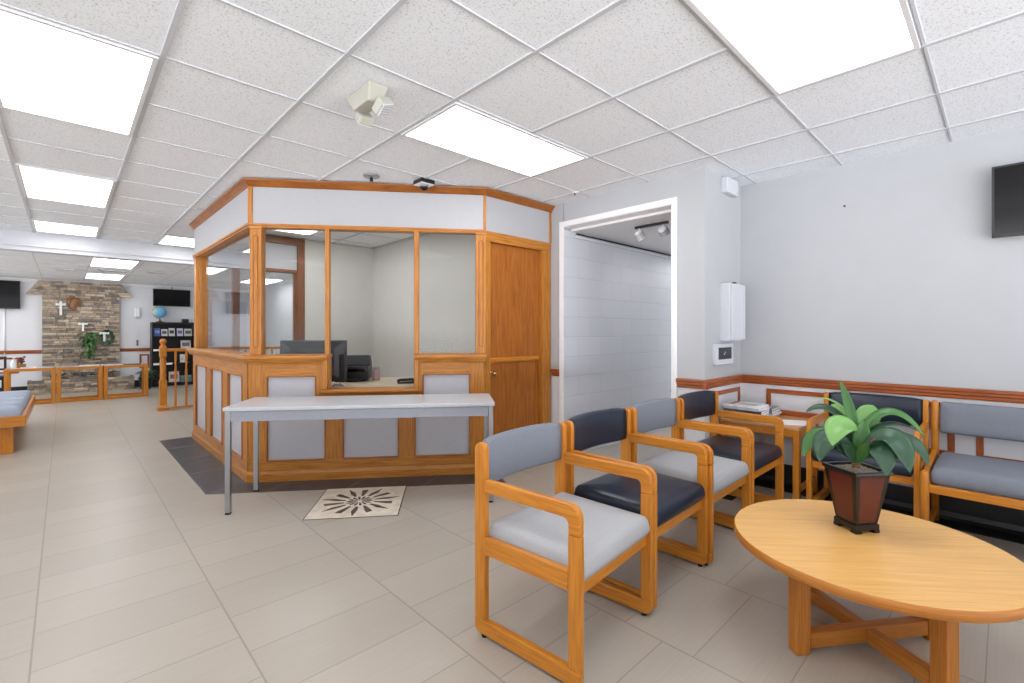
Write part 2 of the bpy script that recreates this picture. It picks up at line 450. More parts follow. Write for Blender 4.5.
# thin shadow line on one side of the cross bars
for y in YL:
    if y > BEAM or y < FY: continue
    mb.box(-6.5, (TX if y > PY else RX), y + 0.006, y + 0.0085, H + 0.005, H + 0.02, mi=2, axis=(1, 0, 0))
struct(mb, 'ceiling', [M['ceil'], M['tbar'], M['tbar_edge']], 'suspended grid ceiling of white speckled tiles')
mb = MB()
mb.box(-6.5, 6.5, BEAM + 0.16, YB + 0.2, HF + 0.006, HF + 0.10)
for k in range(-10, 11):
    x = 0.29 + 0.61 * k
    mb.box(x - 0.006, x + 0.006, BEAM + 0.16, YB, HF + 0.004, HF + 0.02, mi=1, axis=(0, 1, 0))
for k in range(-1, 8):
    y = 9.14 + 0.61 * k
    mb.box(-6.5, 6.5, y - 0.007, y + 0.007, HF + 0.002, HF + 0.02, mi=1, axis=(1, 0, 0))
struct(mb, 'ceiling_rear', [M['ceil'], M['tbar']], 'lower grid ceiling beyond the beam')
struct(B(-6.5, TX + 0.1, BEAM, BEAM + 0.18, 2.283, H + 0.02), 'beam', M['beamwhite'], 'white ceiling beam crossing the hall')
struct(B(1.965, 2.065, BEAM + 0.03, BEAM + 0.13, 0, 2.283, r=0.005), 'column', M['dark_wood'], 'brown wooden post under the ceiling beam')

# walls
struct(B(RX, RX + 0.15, FY, PY + 0.15, 0, H + 0.05), 'wall_right', M['wall'])
struct(B(TX + 0.12, RX + 0.15, PY, PY + 0.15, 0, H + 0.05), 'wall_pillar', M['wall'])
OY0, OY1, OZ = 1.862, 3.012, 2.290        # corridor opening
mb = MB()
mb.box(TX, TX + 0.12, PY, OY0, 0, H + 0.05)
mb.box(TX, TX + 0.12, OY1 + 0.01, YB, 0, H + 0.05); mb.box(TX, TX + 0.12, OY0, OY1, OZ, H + 0.05)
struct(mb, 'wall_doorway', M['wall'])
mb = MB()
cw = 0.050
mb.box(TX - 0.018, TX, OY1, OY1 + cw, 0, OZ + cw, r=0.004); mb.box(TX - 0.018, TX, OY0 - cw + 0.012, OY0, 0, OZ + cw, r=0.004)
mb.box(TX - 0.018, TX, OY0, OY1, OZ, OZ + cw, r=0.004)
mb.box(TX - 0.012, TX + 0.12, OY0, OY0 + 0.012, 0, OZ, r=0.002)
mb.box(TX - 0.012, TX + 0.12, OY0 + 0.012, OY1, OZ - 0.006, OZ, r=0.002)
d1 = struct(mb, 'door_1', M['trimwhite'], 'white casing of the open corridor doorway')
mb = MB(); mb.box(TX + 0.02, TX + 0.05, OY0 + 0.012, OY0 + 0.016, 0.70, 0.84, r=0.001); mb.box(TX + 0.015, TX + 0.05, OY0 + 0.014, OY0 + 0.035, 0.755, 0.785, r=0.002)
mb.build('strike_plate', M['steel'], d1, 'steel latch plate')
# corridor
CW = OY1 + 0.003
struct(B(TX - 0.002, 9.2, CW, CW + 0.006, 0, 2.262, axis=(1, 0, 0)).box(TX + 0.12, 9.2, CW + 0.006, CW + 0.12, 0, 2.262), 'wall_corridor', M['block'], 'white painted block wall along the corridor')
struct(B(TX + 0.12, 9.2, PY + 0.16, OY0 - 0.1, 0, 2.262), 'wall_corridor_near', M['wall'])
struct(B(9.2, 9.3, PY, CW + 0.1, 0, 2.3), 'wall_corridor_end', M['wall'])
struct(B(TX + 0.12, 9.2, OY0 - 0.1, CW + 0.12, 2.262, 2.36), 'ceiling_corridor', M['white'])
mb = MB(); mb.tube([(3.74, CW - 0.035, 2.238), (9.0, CW - 0.035, 2.238)], 0.008)
mb.box(3.74, 9.0, CW - 0.016, CW, 2.205, 2.225, r=0.003, mi=1)
struct(mb, 'trim_conduit', [M['metal_dark'], M['trimwhite']], 'dark conduit pipe along the top of the corridor wall')
# rear wall, far side walls
struct(B(-6.5, 6.5, YB, YB + 0.15, 0, HF + 0.1), 'wall_rear', M['wall_pale'])
mb = MB()
mb.box(-6.6, -6.5, FY, YB + 0.15, 0, 0.3); mb.box(-6.6, -6.5, FY, YB + 0.15, 2.4, H + 0.1)
for k in range(8): mb.box(-6.6, -6.5, FY + 2.4 * k, FY + 0.15 + 2.4 * k, 0.3, 2.4)  # gaps between the posts added so daylight enters from the side
struct(mb, 'wall_left', M['wall'], 'far side wall with wide openings added to let daylight in')
# rear wall cove under the ceiling
mb = MB(); mb.prism([(-6.5, YB, HF), (-6.5, YB - 0.05, HF), (-6.5, YB - 0.045, HF - 0.02), (-6.5, YB, HF - 0.07)], (12.9, 0, 0))
struct(mb, 'trim_cornice', M['trimwhite'], 'white cornice along the rear wall')

# chair rails: a moulded profile swept along a wall
def rail_poly(base, out):
    base = Vector(base); out = Vector(out)
    prof = [(0, 0.808), (0.012, 0.808), (0.016, 0.818), (0.016, 0.832), (0.026, 0.840), (0.026, 0.855), (0.034, 0.862), (0.034, 0.874), (0.030, 0.880), (0, 0.880)]
    return [base + out * d + Vector((0, 0, z)) for d, z in prof]
struct(MB().prism(rail_poly((RX, FY, 0), (-1, 0, 0)), (0, -FY + PY, 0)), 'trim_1', M['cherry'], 'cherry chair rail on the long wall')
struct(MB().prism(rail_poly((TX - 0.03, PY, 0), (0, -1, 0)), (RX - TX + 0.03, 0, 0)), 'trim_2', M['cherry'], 'cherry chair rail on the pillar return')
struct(MB().prism(rail_poly((TX, PY - 0.03, 0), (-1, 0, 0)), (0, OY0 - cw - PY + 0.04, 0)), 'trim_3', M['cherry'], 'cherry chair rail beside the corridor doorway')
struct(MB().prism(rail_poly((TX, OY1 + cw, 0), (-1, 0, 0)), (0, 0.105, 0)), 'trim_4', M['cherry'], 'short cherry chair rail between doorway and booth')
struct(MB().prism(rail_poly((-6.5, YB, 0), (0, -1, 0)), (6.165, 0, 0)), 'trim_5', M['cherry'], 'cherry chair rail on the rear wall under the screen')
struct(MB().prism(rail_poly((0.894, YB, 0), (0, -1, 0)), (1.65, 0, 0)), 'trim_6', M['cherry'], 'cherry chair rail on the rear wall behind the bookcase')
# whiter paint on the walls below the rail
struct(B(RX - 0.003, RX, FY, PY, 0.16, 0.812), 'wall_dado_right', M['dado'], 'white painted dado of the long wall below the chair rail')
struct(B(TX, RX - 0.003, PY - 0.003, PY, 0.16, 0.812), 'wall_dado_pillar', M['dado'], 'white painted dado of the pillar return')
struct(B(TX - 0.003, TX, PY - 0.003, OY0 - cw + 0.01, 0.16, 0.812).box(TX - 0.003, TX, OY1 + cw, 3.165, 0.0, 0.812), 'wall_dado_doorway', M['dado'], 'white painted dado beside the corridor doorway')
# picture-frame moulding panels below the rail
def frame_x(name, y0, y1, z0, z1, w=0.036):
    mb = MB(); t = 0.014
    for a in ((RX - t, RX, y0, y1, z1 - w, z1), (RX - t, RX, y0, y1, z0, z0 + w), (RX - t, RX, y0, y0 + w, z0 + w, z1 - w), (RX - t, RX, y1 - w, y1, z0 + w, z1 - w)):
        mb.box(*a, r=0.005)
    return struct(mb, name, M['cherry'], 'cherry moulding frame on the wall below the chair rail')
frame_x('trim_7', 0.232, 1.39, 0.42, 0.776); frame_x('trim_8', -0.95, 0.132, 0.42, 0.776)
mb = MB(); t = 0.014; w = 0.036
for a in ((TX + 0.08, 4.25, PY - t, PY, 0.74, 0.776), (TX + 0.08, 4.25, PY - t, PY, 0.42, 0.456), (TX + 0.08, TX + 0.08 + w, PY - t, PY, 0.456, 0.74), (4.25 - w, 4.25, PY - t, PY, 0.456, 0.74)):
    mb.box(*a, r=0.005)
struct(mb, 'trim_9', M['cherry'], 'cherry moulding frame on the pillar return')
# black cove base
mb = MB(); mb.prism([(RX, FY, 0), (RX - 0.035, FY, 0), (RX - 0.02, FY, 0.02), (RX - 0.012, FY, 0.05), (RX - 0.012, FY, 0.165), (RX, FY, 0.165)], (0, -FY + PY, 0))
mb.prism([(TX - 0.012, PY, 0), (TX - 0.012, PY - 0.035, 0), (TX - 0.012, PY - 0.012, 0.05), (TX - 0.012, PY - 0.012, 0.165), (TX - 0.012, PY, 0.165)], (RX - TX, 0, 0))
struct(mb, 'baseboard_right', M['blackbase'])
struct(B(TX - 0.012, TX, PY, OY0 - cw + 0.01, 0, 0.165), 'baseboard_pillar', M['blackbase'])
struct(B(-6.5, -0.336, YB - 0.012, YB, 0, 0.15), 'baseboard_rear', M['blackbase'])
struct(B(1.13, 2.5, YB - 0.012, YB, 0, 0.15), 'baseboard_rear_end', M['blackbase'])
# pale door in the rear wall seen through the booth glass
mb = MB(); mb.box(2.62, 3.44, YB - 0.03, YB, 0.005, 2.03, r=0.004)
d = struct(mb, 'door_2', plain('pale_door', (206, 212, 226), 0.45, noise=0.01), 'pale blue-white door in the rear wall')
mb = MB()
for a in ((2.55, 2.62, YB - 0.04, YB, 0, 2.1), (3.44, 3.51, YB - 0.04, YB, 0, 2.1), (2.62, 3.44, YB - 0.04, YB, 2.03, 2.1)): mb.box(*a, r=0.004)
mb.build('door_frame', M['trimwhite'], d)
MB().tube([(2.70, YB - 0.03, 0.95), (2.70, YB - 0.08, 0.95)], [0.012, 0.028], 12).build('door_knob', M['steel'], d)

# ------------------------------------------------------------------ stone chimney breast and planter on the rear wall
def stones(mb, z0, z1, yface, shape, hmin=0.024, hmax=0.058):
    """courses of ledge stone; shape(z) gives the two ends of a course"""
    z = z0
    while z < z1 - 0.012:
        h = min(random.uniform(hmin, hmax), z1 - z)
        if z1 - z - h < 0.015: h = z1 - z
        (a0, b0), (a1, b1) = shape(z + 0.002), shape(z + h - 0.002)
        cuts = [0.0]; ln = (b0 + b1 - a0 - a1) / 2
        while cuts[-1] < 1:
            nx = cuts[-1] + random.uniform(0.06, 0.26) / ln
            cuts.append(1.0 if 1 - nx < 0.05 / ln else nx)
        for c0, c1 in zip(cuts[:-1], cuts[1:]):
            d = random.uniform(0.0, 0.032); g = 0.0022
            y0, y1 = yface - d, yface + 0.05
            xb0, xb1 = a0 + (b0 - a0) * c0 + g, a0 + (b0 - a0) * c1 - g
            xt0, xt1 = a1 + (b1 - a1) * c0 + g, a1 + (b1 - a1) * c1 - g
            za, zb = z + g, z + h - g
            mb.hexa([Vector(p) for p in ((xb0, y0, za), (xb1, y0, za), (xb1, y1, za), (xb0, y1, za), (xt0, y0, zb), (xt1, y0, zb), (xt1, y1, zb), (xt0, y1, zb))], (1, 0, 0), 0.005, random.randrange(len(STONES)), 1)
        z += h
mb = MB()
def wing(z):
    k = (z - 2.018) / (2.30 - 2.018)
    return (-0.575 + 0.185 * k, 1.12 - 0.20 * k)
stones(mb, 0.0, 2.018, YB - 0.10, lambda z: (-0.335, 0.894))
stones(mb, 2.018, 2.31, YB - 0.10, wing)
mb.box(-0.325, 0.884, YB - 0.055, YB, 0, 2.30, mi=len(STONES)); mb.box(-0.39, 0.91, YB - 0.055, YB, 2.03, 2.26, mi=len(STONES))
struct(mb, 'wall_chimney', STONES + [M['mortar']], 'brown ledge-stone chimney breast with angled shoulders')
mb = MB()
PX0, PX1, PYF = -0.53, 1.115, 13.22
stones(mb, 0.0, 0.285, PYF, lambda z: (PX0, PX1), 0.03, 0.06)
mb.box(PX0 + 0.01, PX1 - 0.01, PYF + 0.05, PYF + 0.09, 0, 0.28, mi=len(STONES))
for xx in (PX0, PX1 - 0.05): mb.box(xx, xx + 0.05, PYF + 0.02, 13.55, 0, 0.28, mi=1)
tag(mb.build('stone_planter', STONES + [M['mortar']]), 'low stone planter box along the foot of the stone chimney', 'planter')

# ------------------------------------------------------------------ ceiling lights
def ceiling_light(x0, x1, y0, y1, label, z=H, group='troffer lights in the main ceiling'):
    t = thing('ceiling_light', label, 'ceiling light', ((x0 + x1) / 2, (y0 + y1) / 2, z), 0, group)
    w, d = (x1 - x0) / 2 - 0.012, (y1 - y0) / 2 - 0.012
    f = 0.022
    mb = MB()
    for a in ((-w, w, -d, -d + f), (-w, w, d - f, d), (-w, -w + f, -d + f, d - f), (w - f, w, -d + f, d - f)):
        mb.box(a[0], a[1], a[2], a[3], -0.008, 0.012, r=0.002)
    mb.build('frame', M['lampframe'], t)
    B(-w + f, w - f, -d + f, d - f, -0.003, 0.006).build('diffuser', M['lamp'], t)
    return t
ceiling_light(XL[13] - 0, XL[15], YL[12], YL[13], 'long ceiling light panel in front of the booth header, beside the emergency light') if False else None
def gx(i): return 0.329 + G * (i - 1)
def gy(j): return GY0 + G * j
ceiling_light(gx(3), gx(5), gy(-1), gy(0), 'long light panel just in front of the booth, near the corridor doorway')
ceiling_light(gx(3), gx(5), gy(-4), gy(-3), 'big ceiling light panel above the round coffee table')
ceiling_light(gx(0), gx(1), gy(0), gy(2), 'largest-looking light panel of the aisle row, closest to the viewer')
ceiling_light(gx(0), gx(1), gy(4), gy(6), 'second light panel of the aisle row, midway to the beam')
ceiling_light(gx(0), gx(1), gy(8), gy(8) + 0.80, 'third light panel of the aisle row, touching the white beam')
ceiling_light(gx(2), gx(3), gy(8), gy(8) + 0.80, 'light panel partly hidden by the corner of the booth crown')
ceiling_light(1.72, 2.33, 5.06, 6.28, 'light panel inside the booth, glimpsed under the booth header')
ceiling_light(0.275, 0.86, 9.14, 10.36, 'light panel just beyond the beam in the lower rear ceiling', HF, 'troffer lights in the rear ceiling')
ceiling_light(0.275, 0.86, 11.58, 12.80, 'light panel in front of the stone chimney in the rear ceiling', HF, 'troffer lights in the rear ceiling')
ceiling_light(2.73, 3.34, 10.36, 11.58, 'rear ceiling light panel seen through the booth glass', HF, 'troffer lights in the rear ceiling')
# extra unseen panels beyond the frame, added to brighten the hall
for x0, y0, lx, ly in ((gx(-4), gy(0), 1, 2), (gx(-4), gy(4), 1, 2), (gx(-4), gy(8), 1, 1.64), (gx(0), gy(-4), 1, 2), (gx(-4), gy(-4), 1, 2), (gx(3), gy(-8), 2, 1)):
    ceiling_light(x0, x0 + G * lx, y0, y0 + G * ly, 'extra ceiling light panel added out of view to brighten the hall')
for x0, y0 in ((-1.99, 9.14), (-1.99, 10.5), (-1.99, 11.9), (-3.37, 9.14), (-3.37, 10.5), (-3.37, 11.9), (-4.75, 9.14), (-4.75, 11.58)):
    ceiling_light(x0, x0 + .61, y0, y0 + 1.22, 'extra rear ceiling light panel added out of view to brighten the hall', HF, 'troffer lights in the rear ceiling')
def vent(x0, x1, y0, y1, label):
    t = thing('ceiling_vent', label, 'air vent', ((x0 + x1) / 2, (y0 + y1) / 2, HF), 0, 'slot vents in the rear ceiling')
    w, d = (x1 - x0) / 2, (y1 - y0) / 2
    mb = MB()
    for a in ((-w, w, -d, -d + .02), (-w, w, d - .02, d), (-w, -w + .02, -d, d), (w - .02, w, -d, d)): mb.box(*a, -0.012, 0.004)
    mb.build('frame', M['lampframe'], t)
    mb = MB(); mb.box(-w + .02, w - .02, -d + .02, d - .02, -0.004, 0.003)
    mb.build('backing', M['slate'], t)
    mb = MB()
    for k in range(3): mb.box(-w + .02, w - .02, -d + .02 + (2 * d - .04) * (k + .7) / 3.6, -d + .026 + (2 * d - .04) * (k + .7) / 3.6, -0.010, -0.004)
    mb.build('louver', M['greysteel'], t)
vent(0.42, 0.84, 10.86, 11.10, 'dark slot vent between the two lit rear ceiling panels')
vent(-0.12, 0.15, 11.22, 11.40, 'thin slot vent in front of the chimney, beyond the beam')
vent(1.09, 1.35, 10.62, 10.80, 'thin slot vent above the bookcase side of the rear ceiling')

# ------------------------------------------------------------------ armchairs
def make_chair(label, fab, group, back_fab=None):
    t = thing('armchair', label, 'chair', (0, 0, 0), 0, group)
    T = 0.029                                                     # frame thickness
    for sx in (-1, 1):
        xo = sx * 0.298; x0 = min(xo, xo - sx * T)
        v = (T, 0, 0)
        def P(pts): return [(x0, y, z) for y, z in pts]
        def arc(cy, cz, r, a0, a1, n=6): return [(cy + r * math.cos(math.radians(a0 + (a1 - a0) * k / n)), cz + r * math.sin(math.radians(a0 + (a1 - a0) * k / n))) for k in range(n + 1)]
        # arm with its rounded front shoulder; runs from the rear post to the top of the front leg
        FR, FB, PB, PF = -0.265, -0.214, 0.250, 0.192               # front leg and rear post faces
        pts = [(PF, 0.595), (PF, 0.648)] + arc(FR + 0.050, 0.598, 0.050, 90, 180) + [(FR, 0.540), (FB, 0.540)] + arc(FB + 0.020, 0.575, 0.020, 180, 90, 3)
        MB().prism(P(pts), v, axis=(0, 1, 0), r=0.006).build('armrest', M['oak'], t)
        MB().prism(P([(FR, 0.540), (FR, 0.073), (FB, 0.073), (FB, 0.540)]), v, axis=(0, 0, 1), r=0.005).build('leg', M['oak'], t)
        top = arc((PB + PF) / 2, 0.765, (PB - PF) / 2, 0, 180, 8)
        MB().prism(P([(PB, 0.073)] + top + [(PF, 0.073)]), v, axis=(0, 0, 1), r=0.005).build('leg', M['oak'], t)
        run = arc(FR + 0.030, 0.043, 0.030, 180, 270, 4) + arc(PB - 0.030, 0.043, 0.030, 270, 360, 4) + [(PB, 0.073), (FR, 0.073)]
        MB().prism(P(run), v, axis=(0, 1, 0), r=0.005).build('runner', M['oak'], t)
        MB().prism(P([(FB, 0.342), (FB, 0.412), (PF, 0.412), (PF, 0.342)]), v, axis=(0, 1, 0), r=0.004).build('side_rail', M['oak'], t)
        for y in (-0.225, 0.205):
            MB().lathe([(0.012, 0), (0.012, 0.016)], (x0 + T / 2, y, 0.0)).build('foot_glide', M['rubber'], t)
    B(-0.269, 0.269, -0.245, -0.220, 0.318, 0.368, r=0.004).build('front_rail', M['oak'], t)
    B(-0.269, 0.269, 0.195, 0.220, 0.318, 0.368, r=0.004).build('rear_rail', M['oak'], t)
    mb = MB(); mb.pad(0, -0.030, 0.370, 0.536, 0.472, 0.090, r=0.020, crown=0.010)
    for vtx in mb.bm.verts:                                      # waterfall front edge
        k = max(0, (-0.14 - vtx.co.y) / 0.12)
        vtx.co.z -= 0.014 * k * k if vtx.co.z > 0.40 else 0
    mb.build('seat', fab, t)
    # curved back: front and rear skins of an arched slab
    mb = MB()
    N = 14
    prof = [(-0.022, 0.606), (-0.028, 0.618), (-0.030, 0.70), (-0.026, 0.784), (-0.014, 0.797), (0.006, 0.799), (0.018, 0.789), (0.021, 0.70), (0.018, 0.612), (0.004, 0.602)]
    rings = []
    for i in range(N + 1):
        u = -1 + 2 * i / N
        yb = 0.232 + 0.042 * (1 - u * u)
        sh = 1 - 0.12 * (abs(u) ** 8)
        rings.append([mb.bm.verts.new((0.2685 * u, yb + py * sh, 0.705 + (pz - 0.705) * (1 - 0.07 * abs(u) ** 8))) for py, pz in prof])
    fs = []
    n = len(prof)
    for i in range(N):
        for k in range(n):
            fs.append(mb.bm.faces.new((rings[i][k], rings[i][(k + 1) % n], rings[i + 1][(k + 1) % n], rings[i + 1][k])))
    fs.append(mb.bm.faces.new(rings[0])); fs.append(mb.bm.faces.new(rings[-1][::-1]))
    bmesh.ops.recalc_face_normals(mb.bm, faces=fs); mb._finish(fs, (1, 0, 0), 0, True)
    mb.build('backrest', back_fab or fab, t)
    return t
ROW = 'oak armchairs in the waiting-area row'
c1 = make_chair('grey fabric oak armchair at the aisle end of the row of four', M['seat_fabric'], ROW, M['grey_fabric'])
c2 = make_chair('navy vinyl oak armchair second in the row, between two grey ones', M['navy'], ROW)
c1.location = (1.553, 1.300, 0); c1.rotation_euler.z = math.radians(5.5); c2.location = (2.170, 1.342, 0); c2.rotation_euler.z = math.radians(2.2)
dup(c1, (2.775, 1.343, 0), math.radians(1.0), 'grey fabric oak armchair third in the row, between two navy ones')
dup(c2, (3.380, 1.342, 0), 0.0, 'navy vinyl oak armchair at the corner end of the row, next to the magazine table')
dup(c2, (3.972, 0.652, 0), -PI / 2, 'navy vinyl oak armchair against the long wall, behind the potted plant', 'oak armchairs against the long wall')

# armless grey bench seat against the long wall; local +x runs along the wall, front is -y
t = thing('upholstered_bench', 'armless grey fabric oak bench seat against the long wall, beside the navy armchair', 'bench seat', (3.985, -0.255, 0), -PI / 2)
W2 = 0.60
for sx in (-1, 1):
    xo = sx * W2; x0 = min(xo, xo - sx * 0.042); xc = x0 + 0.021
    mb = MB(); mb.tube([(xc, 0.215, 0.0), (xc, 0.215, 0.77), (xc, 0.215, 0.785), (xc, 0.215, 0.794)], [0.021, 0.021, 0.018, 0.008], 14, (0, 0, 1)); mb.build('leg', M['oak'], t)
    mb = MB(); mb.tube([(xc, -0.375, 0.0), (xc, -0.375, 0.425), (xc, -0.375, 0.440), (xc, -0.375, 0.449)], [0.022, 0.022, 0.018, 0.008], 14, (0, 0, 1)); mb.build('leg', M['oak'], t)
    MB().prism([(x0 + 0.006, -0.355, 0.345), (x0 + 0.006, -0.355, 0.425), (x0 + 0.006, 0.195, 0.475), (x0 + 0.006, 0.195, 0.345)], (0.030, 0, 0), axis=(0, 1, 0), r=0.006).build('side_rail', M['oak'], t)
    B(x0 + 0.008, x0 + 0.034, -0.355, 0.195, 0.05, 0.09, r=0.004).build('stretcher', M['oak'], t)
B(-W2 + .04, W2 - .04, -0.385, -0.357, 0.325, 0.372, r=0.005).build('front_rail', M['oak'], t)
B(-W2 + .04, W2 - .04, 0.190, 0.215, 0.325, 0.372, r=0.005).build('rear_rail', M['oak'], t)
mb = MB(); mb.pad(0, -0.09, 0.375, 2 * W2 - 0.088, 0.58, 0.095, r=0.032, crown=0.008); mb.build('seat', M['grey_fabric'], t)
mb = MB(); mb.pad(0, 0, 0, 2 * W2 - 0.088, 0.205, 0.05, r=0.02, crown=0.006, T=Matrix.Translation((0, 0.240, 0.685)) @ Matrix.Rotation(math.radians(84), 4, 'X')); mb.build('backrest', M['grey_fabric'], t)

# ------------------------------------------------------------------ round coffee table
CT = (2.325, 0.386)
t = thing('coffee_table', 'round pale oak coffee table on a crossed leg base, under the potted plant', 'coffee table', (CT[0], CT[1], 0), math.radians(-35))
R_ = 0.478; ZT = 0.412
mb = MB(); n = 72
prof = [(R_ - 0.004, ZT - 0.036), (R_, ZT - 0.032), (R_, ZT - 0.004), (R_ - 0.004, ZT)]
rings = [[mb.bm.verts.new((r * math.cos(2 * PI * k / n), r * math.sin(2 * PI * k / n), z)) for k in range(n)] for r, z in prof]
side = []
for i in range(3):
    for k in range(n): side.append(mb.bm.faces.new((rings[i][k], rings[i][(k + 1) % n], rings[i + 1][(k + 1) % n], rings[i + 1][k])))
caps = [mb.bm.faces.new(rings[0][::-1]), mb.bm.faces.new(rings[-1])]
gd = (math.cos(math.radians(-14)), math.sin(math.radians(-14)), 0)
mb._finish(caps, gd, 0)
# edge band grain follows the rim
for i, f in enumerate(side):
    f.material_index = 1; f.smooth = True
    for l in f.loops:
        a = math.atan2(l.vert.co.y, l.vert.co.x); 
        k = i % n
        if k == n - 1 and a < 0 and l.vert.co.y > -1e-6: a += 2 * PI
        l[mb.uv].uv = (a * R_, l.vert.co.z)
top = mb.build('table_top', [M['table_oak'], M['table_leg']], t)
for k in range(4):
    a = k * PI / 2
    T = Matrix.Rotation(a, 4, 'Z')
    MB().box(0.268, 0.326, -0.025, 0.025, 0.0, ZT - 0.036, r=0.004, T=T).build('leg', M['table_leg'], t)
T = Matrix.Identity(4)
MB().box(-0.265, 0.265, -0.023, 0.023, 0.022, 0.080, r=0.004).build('stretcher', M['table_leg'], t)
for sgn in (-1, 1):
    MB().box(-0.021, 0.021, sgn * 0.023, sgn * 0.265, 0.022, 0.078, r=0.004, axis=(0, 1, 0)).build('stretcher', M['table_leg'], t)
for a0, a1 in ((-0.30, 0.30),):
    MB().box(a0, a1, -0.022, 0.022, ZT - 0.075, ZT - 0.036, r=0.003).build('top_support', M['table_leg'], t)

# ------------------------------------------------------------------ potted plant
PX, PYp = 2.448, 0.440
t = thing('potted_plant', 'green broad-leaved plant in a square dark red pot on the round coffee table', 'potted plant', (PX, PYp, ZT), 0)
Rz = Matrix.Rotation(math.radians(-35), 4, 'Z')
def sq(h, z): return [Rz @ Vector((x * h, y * h, z)) for x, y in ((-1, -1), (1, -1), (1, 1), (-1, 1))]
mb = MB()
hb, ht, zp0, zp1 = 0.050, 0.082, 0.032, 0.255
def quad(a, b, c, d, mi):
    vs = [mb.bm.verts.new(p) for p in (a, b, c, d)]; f = mb.bm.faces.new(vs); return f
fs_r, fs_k = [], []
lo, hi = sq(hb, zp0), sq(ht, zp1)
for k in range(4):
    a, b, c, d = lo[k], lo[(k + 1) % 4], hi[(k + 1) % 4], hi[k]
    def bl(u, v): return (a.lerp(b, u)).lerp(d.lerp(c, u), v)
    g = [[bl(u, v) for u in (0, 0.13, 0.87, 1)] for v in (0, 0.06, 0.93, 1)]
    cen = (a + b + c + d) / 4; nn = ((b - a).cross(d - a)).normalized()
    for i in range(3):
        for j in range(3):
            q = [g[i][j], g[i][j + 1], g[i + 1][j + 1], g[i + 1][j]]
            f = quad(*q, 0); (fs_r if (i == 1 and j == 1) else fs_k).append(f)
cap = mb.bm.faces.new([mb.bm.verts.new(p) for p in lo[::-1]]); fs_k.append(cap)
bmesh.ops.remove_doubles(mb.bm, verts=mb.bm.verts, dist=0.0005)
fs_r = [f for f in fs_r if f.is_valid]; fs_k = [f for f in fs_k if f.is_valid]
mb._finish(fs_k, (0, 0, 1), 0); mb._finish(fs_r, (0, 0, 1), 1)
mb.build('pot', [M['pot_black'], M['pot_red']], t)
mb = MB()                                                        # rim: four mitred bars
for k in range(4):
    o0, o1 = sq(0.088, 0.247)[k], sq(0.088, 0.247)[(k + 1) % 4]; i0, i1 = sq(0.074, 0.247)[k], sq(0.074, 0.247)[(k + 1) % 4]
    up = Vector((0, 0, 0.016))
    mb.hexa([o0, o1, i1, i0, o0 + up, o1 + up, i1 + up, i0 + up], o1 - o0, r=0.003)
mb.build('pot_rim', M['pot_black'], t)
mb = MB()                                                        # footed base
for k in range(4):
    o0, o1 = sq(0.056, 0.012)[k], sq(0.056, 0.012)[(k + 1) % 4]; i0, i1 = sq(0.034, 0.012)[k], sq(0.034, 0.012)[(k + 1) % 4]
    up = Vector((0, 0, 0.024))
    mb.hexa([o0, o1, i1, i0, o0 + up, o1 + up, i1 + up, i0 + up], o1 - o0, r=0.002)
    q = sq(0.043, 0.0)[k]; mb.box(-0.014, 0.014, -0.014, 0.014, 0, 0.014, r=0.002, T=Matrix.Translation((q.x, q.y, 0)) @ Rz)
mb.build('pot_base', M['pot_black'], t)
mb = MB()
def soil(u, v):
    p = Rz @ Vector(((u * 2 - 1) * 0.078, (v * 2 - 1) * 0.078, 0))
    return Vector((p.x, p.y, 0.250 + 0.012 * math.sin(u * PI) * math.sin(v * PI) + random.uniform(-0.003, 0.003)))
mb.grid(soil, 14, 14); mb.build('gravel', M['gravel'], t)
mb = MB(); mb.tube([(0, 0, 0.235), (0.002, 0, 0.28), (0.0, 0.002, 0.33), (0, 0, 0.36)], [0.020, 0.016, 0.014, 0.008], 10); mb.build('stem', M['stem'], t)
VR = Vector((0.177, -0.984, 0)) * 0.83; VF = Vector((-0.984, -0.177, 0))  # sideways and towards the sofa side
def leaf(p0, p1, p2, w, mat, face=(0, 0.55, 0.85), fold=0.28, curl=0.0, peak=0.5):
    """points (side, up, front) in centimetres from the pot centre at the stem top"""
    def W(p): return VR * p[0] * 0.01 + VF * p[2] * 0.01 + Vector((0, 0, 0.272 + p[1] * 0.01))
    a, b, c = W(p0), W(p1), W(p2)
    N = VR * face[0] + VF * face[1] + Vector((0, 0, face[2]))
    nu, nv = 14, 6
    def fn(u, v):
        p = a * (1 - u) ** 2 + b * 2 * u * (1 - u) + c * u * u
        tg = ((b - a) * (1 - u) + (c - b) * u).normalized()
        sd = tg.cross(N).normalized(); nn = sd.cross(tg).normalized()
        k = math.sin(PI * min(1, u ** (math.log(0.5) / math.log(peak)))) ** 0.8 if u < 1 else 0
        k = max(k, 0.10 * (1 - u))
        ww = w * 0.0096 * k
        s_ = v * 2 - 1
        return p + sd * s_ * ww + nn * (abs(s_) ** 1.3 * ww * fold - (s_ * s_) * ww * curl)
    mb = MB(); mb.grid(fn, nu, nv)
    o = mb.build('leaf', mat, t)
    sm = o.modifiers.new('thickness', 'SOLIDIFY'); sm.thickness = 0.0009
    return o
D_, Mi, Lt = M['leaf_dark'], M['leaf_mid'], M['leaf_light']
leaf((0.6, 9, 1), (-2.5, 24, 0), (-7.0, 36, -1), 2.1, Mi, (0.3, 1, 0.1), 0.5, peak=0.45)            # tall spear
leaf((0.8, 15, 2), (-8, 22, 9), (-9.5, 9.5, 14), 5.4, Lt, (-0.15, 0.9, 0.7), 0.25, peak=0.5)       # broad pale one to the front
leaf((-0.6, 12, 0), (-12, 28, -2), (-22, 20.5, 1), 3.2, D_, (0, 0.35, 1), 0.3)                      # arching to one side
